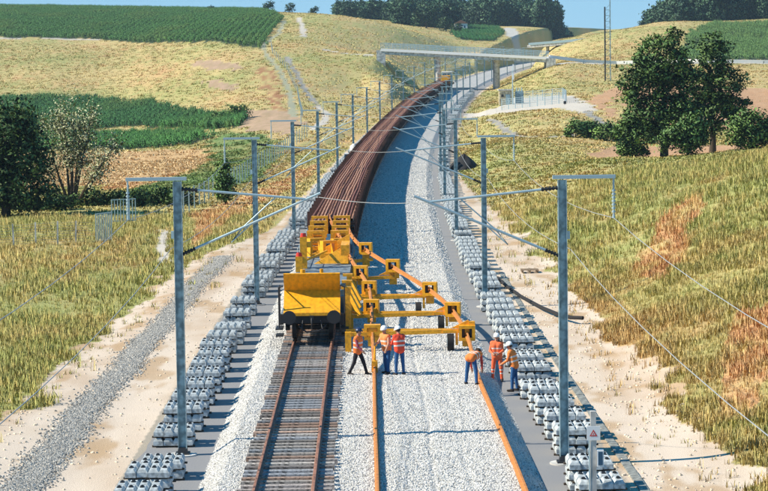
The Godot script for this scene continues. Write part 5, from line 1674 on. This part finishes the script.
func build_fences() -> void:
	rng.seed = 91
	fence_run("field_fence", "wire fence on pale posts in front of the dark tree", [[-34.0, 153.5], [-27.5, 155.0], [-25.4, 156.0], [-22.5, 157.0], [-20.2, 158.5]], 1.35, 1.6, M.pale_concrete, 8)
	fence_run("lineside_fence", "pale wire fence running beside the railway past the young tree", [[-16.8, 186], [-16.1, 205], [-15.4, 222], [-14.8, 254], [-13.6, 287], [-12.6, 316], [-10.9, 340]], 3.4, 2.0, M.galvanised, 9)
	fence_run("hill_fence", "pale fence climbing the left-hand hill along the lane", [[-14.4, 413], [-18.4, 499], [-23.2, 560], [-28.9, 609], [-31.0, 642]], 7.0, 1.7, M.galvanised, 6)
	# gates of upright pale bars at the fence corner
	for g in [[[-20.1, 159.0], [-19.2, 160.5], 2.1, "pale upright bar gate at the corner of the field fence"], [[-21.6, 181.0], [-19.8, 181.8], 1.9, "pale bar gate further along, behind the corner gate"]]:
		var t := thing("field_gate", gp(g[0][0], g[0][1]), g[3], "gate")
		var o := t.position
		var a := gp(g[0][0], g[0][1]) - o; var z := gp(g[1][0], g[1][1]) - o
		var b := MB.new()
		for y in [0.15, g[2] - 0.05]: b.beam(a + Vector3(0, y, 0), z + Vector3(0, y, 0), 0.06, 0.08)
		put(b.done(M.galvanised), "rail", t)
		for k in 9:
			b = MB.new(); b.box(a.lerp(z, k / 8.0) + Vector3(0, g[2] / 2, 0), Vector3(0.075, g[2], 0.05)); put(b.done(M.galvanised), "bar", t)

func _ready() -> void:
	var cam := Camera3D.new()
	cam.name = "camera"
	add_child(cam)
	cam.position = Vector3(0, 10.7, 0)
	cam.rotation = Vector3(deg_to_rad(-4.2266), 0, deg_to_rad(-0.8))
	cam.fov = 12.292
	cam.near = 0.5
	cam.far = 6000.0
	cam.current = true
	var we := WorldEnvironment.new()
	we.name = "world_environment"
	var env := Environment.new()
	var sky := Sky.new()
	var sm := ProceduralSkyMaterial.new()
	sm.sky_top_color = Color(0.09, 0.42, 0.62)
	sm.sky_horizon_color = Color(0.55, 0.71, 0.80)
	sm.sky_curve = 0.10
	sm.ground_horizon_color = Color(0.62, 0.78, 0.84)
	sm.ground_bottom_color = Color(0.42, 0.36, 0.26)
	sm.sun_angle_max = 1.0
	sky.sky_material = sm
	env.background_mode = Environment.BG_SKY
	env.sky = sky
	env.ambient_light_source = Environment.AMBIENT_SOURCE_SKY
	env.tonemap_mode = Environment.TONE_MAPPER_LINEAR
	env.tonemap_exposure = 1.6
	env.fog_enabled = true
	env.fog_density = 0.00009
	env.fog_light_color = Color(0.70, 0.82, 0.90)
	env.sdfgi_enabled = true
	env.ssao_enabled = true
	env.ssil_enabled = true
	we.environment = env
	add_child(we)
	var sun := DirectionalLight3D.new()
	sun.name = "sun"
	sun.light_color = Color(1.0, 0.955, 0.87)
	sun.light_energy = 1.5
	sun.light_angular_distance = 0.5
	sun.shadow_enabled = true
	sun.directional_shadow_max_distance = 900.0
	add_child(sun)
	# from the left, 39 degrees up, a touch from behind the viewer: shadows fall to the right and slightly away
	sun.look_at_from_position(Vector3(-0.77, 0.63, 0.10), Vector3.ZERO)
	nz.seed = 7; nz.frequency = 0.02; nz.fractal_octaves = 4
	nz2.seed = 19; nz2.frequency = 0.03; nz2.fractal_octaves = 3
	make_materials()
	survey()
	map_land()
	build_land()
	build_bed()
	build_bridge()
	build_temporary_track()
	build_train()
	build_front_wagon()
	build_guides()
	build_masts()
	build_stacks()
	build_lineside()
	build_people()
	build_compound()
	build_fences()
	build_trees()
	build_maize()
	build_grass()
	build_stones()
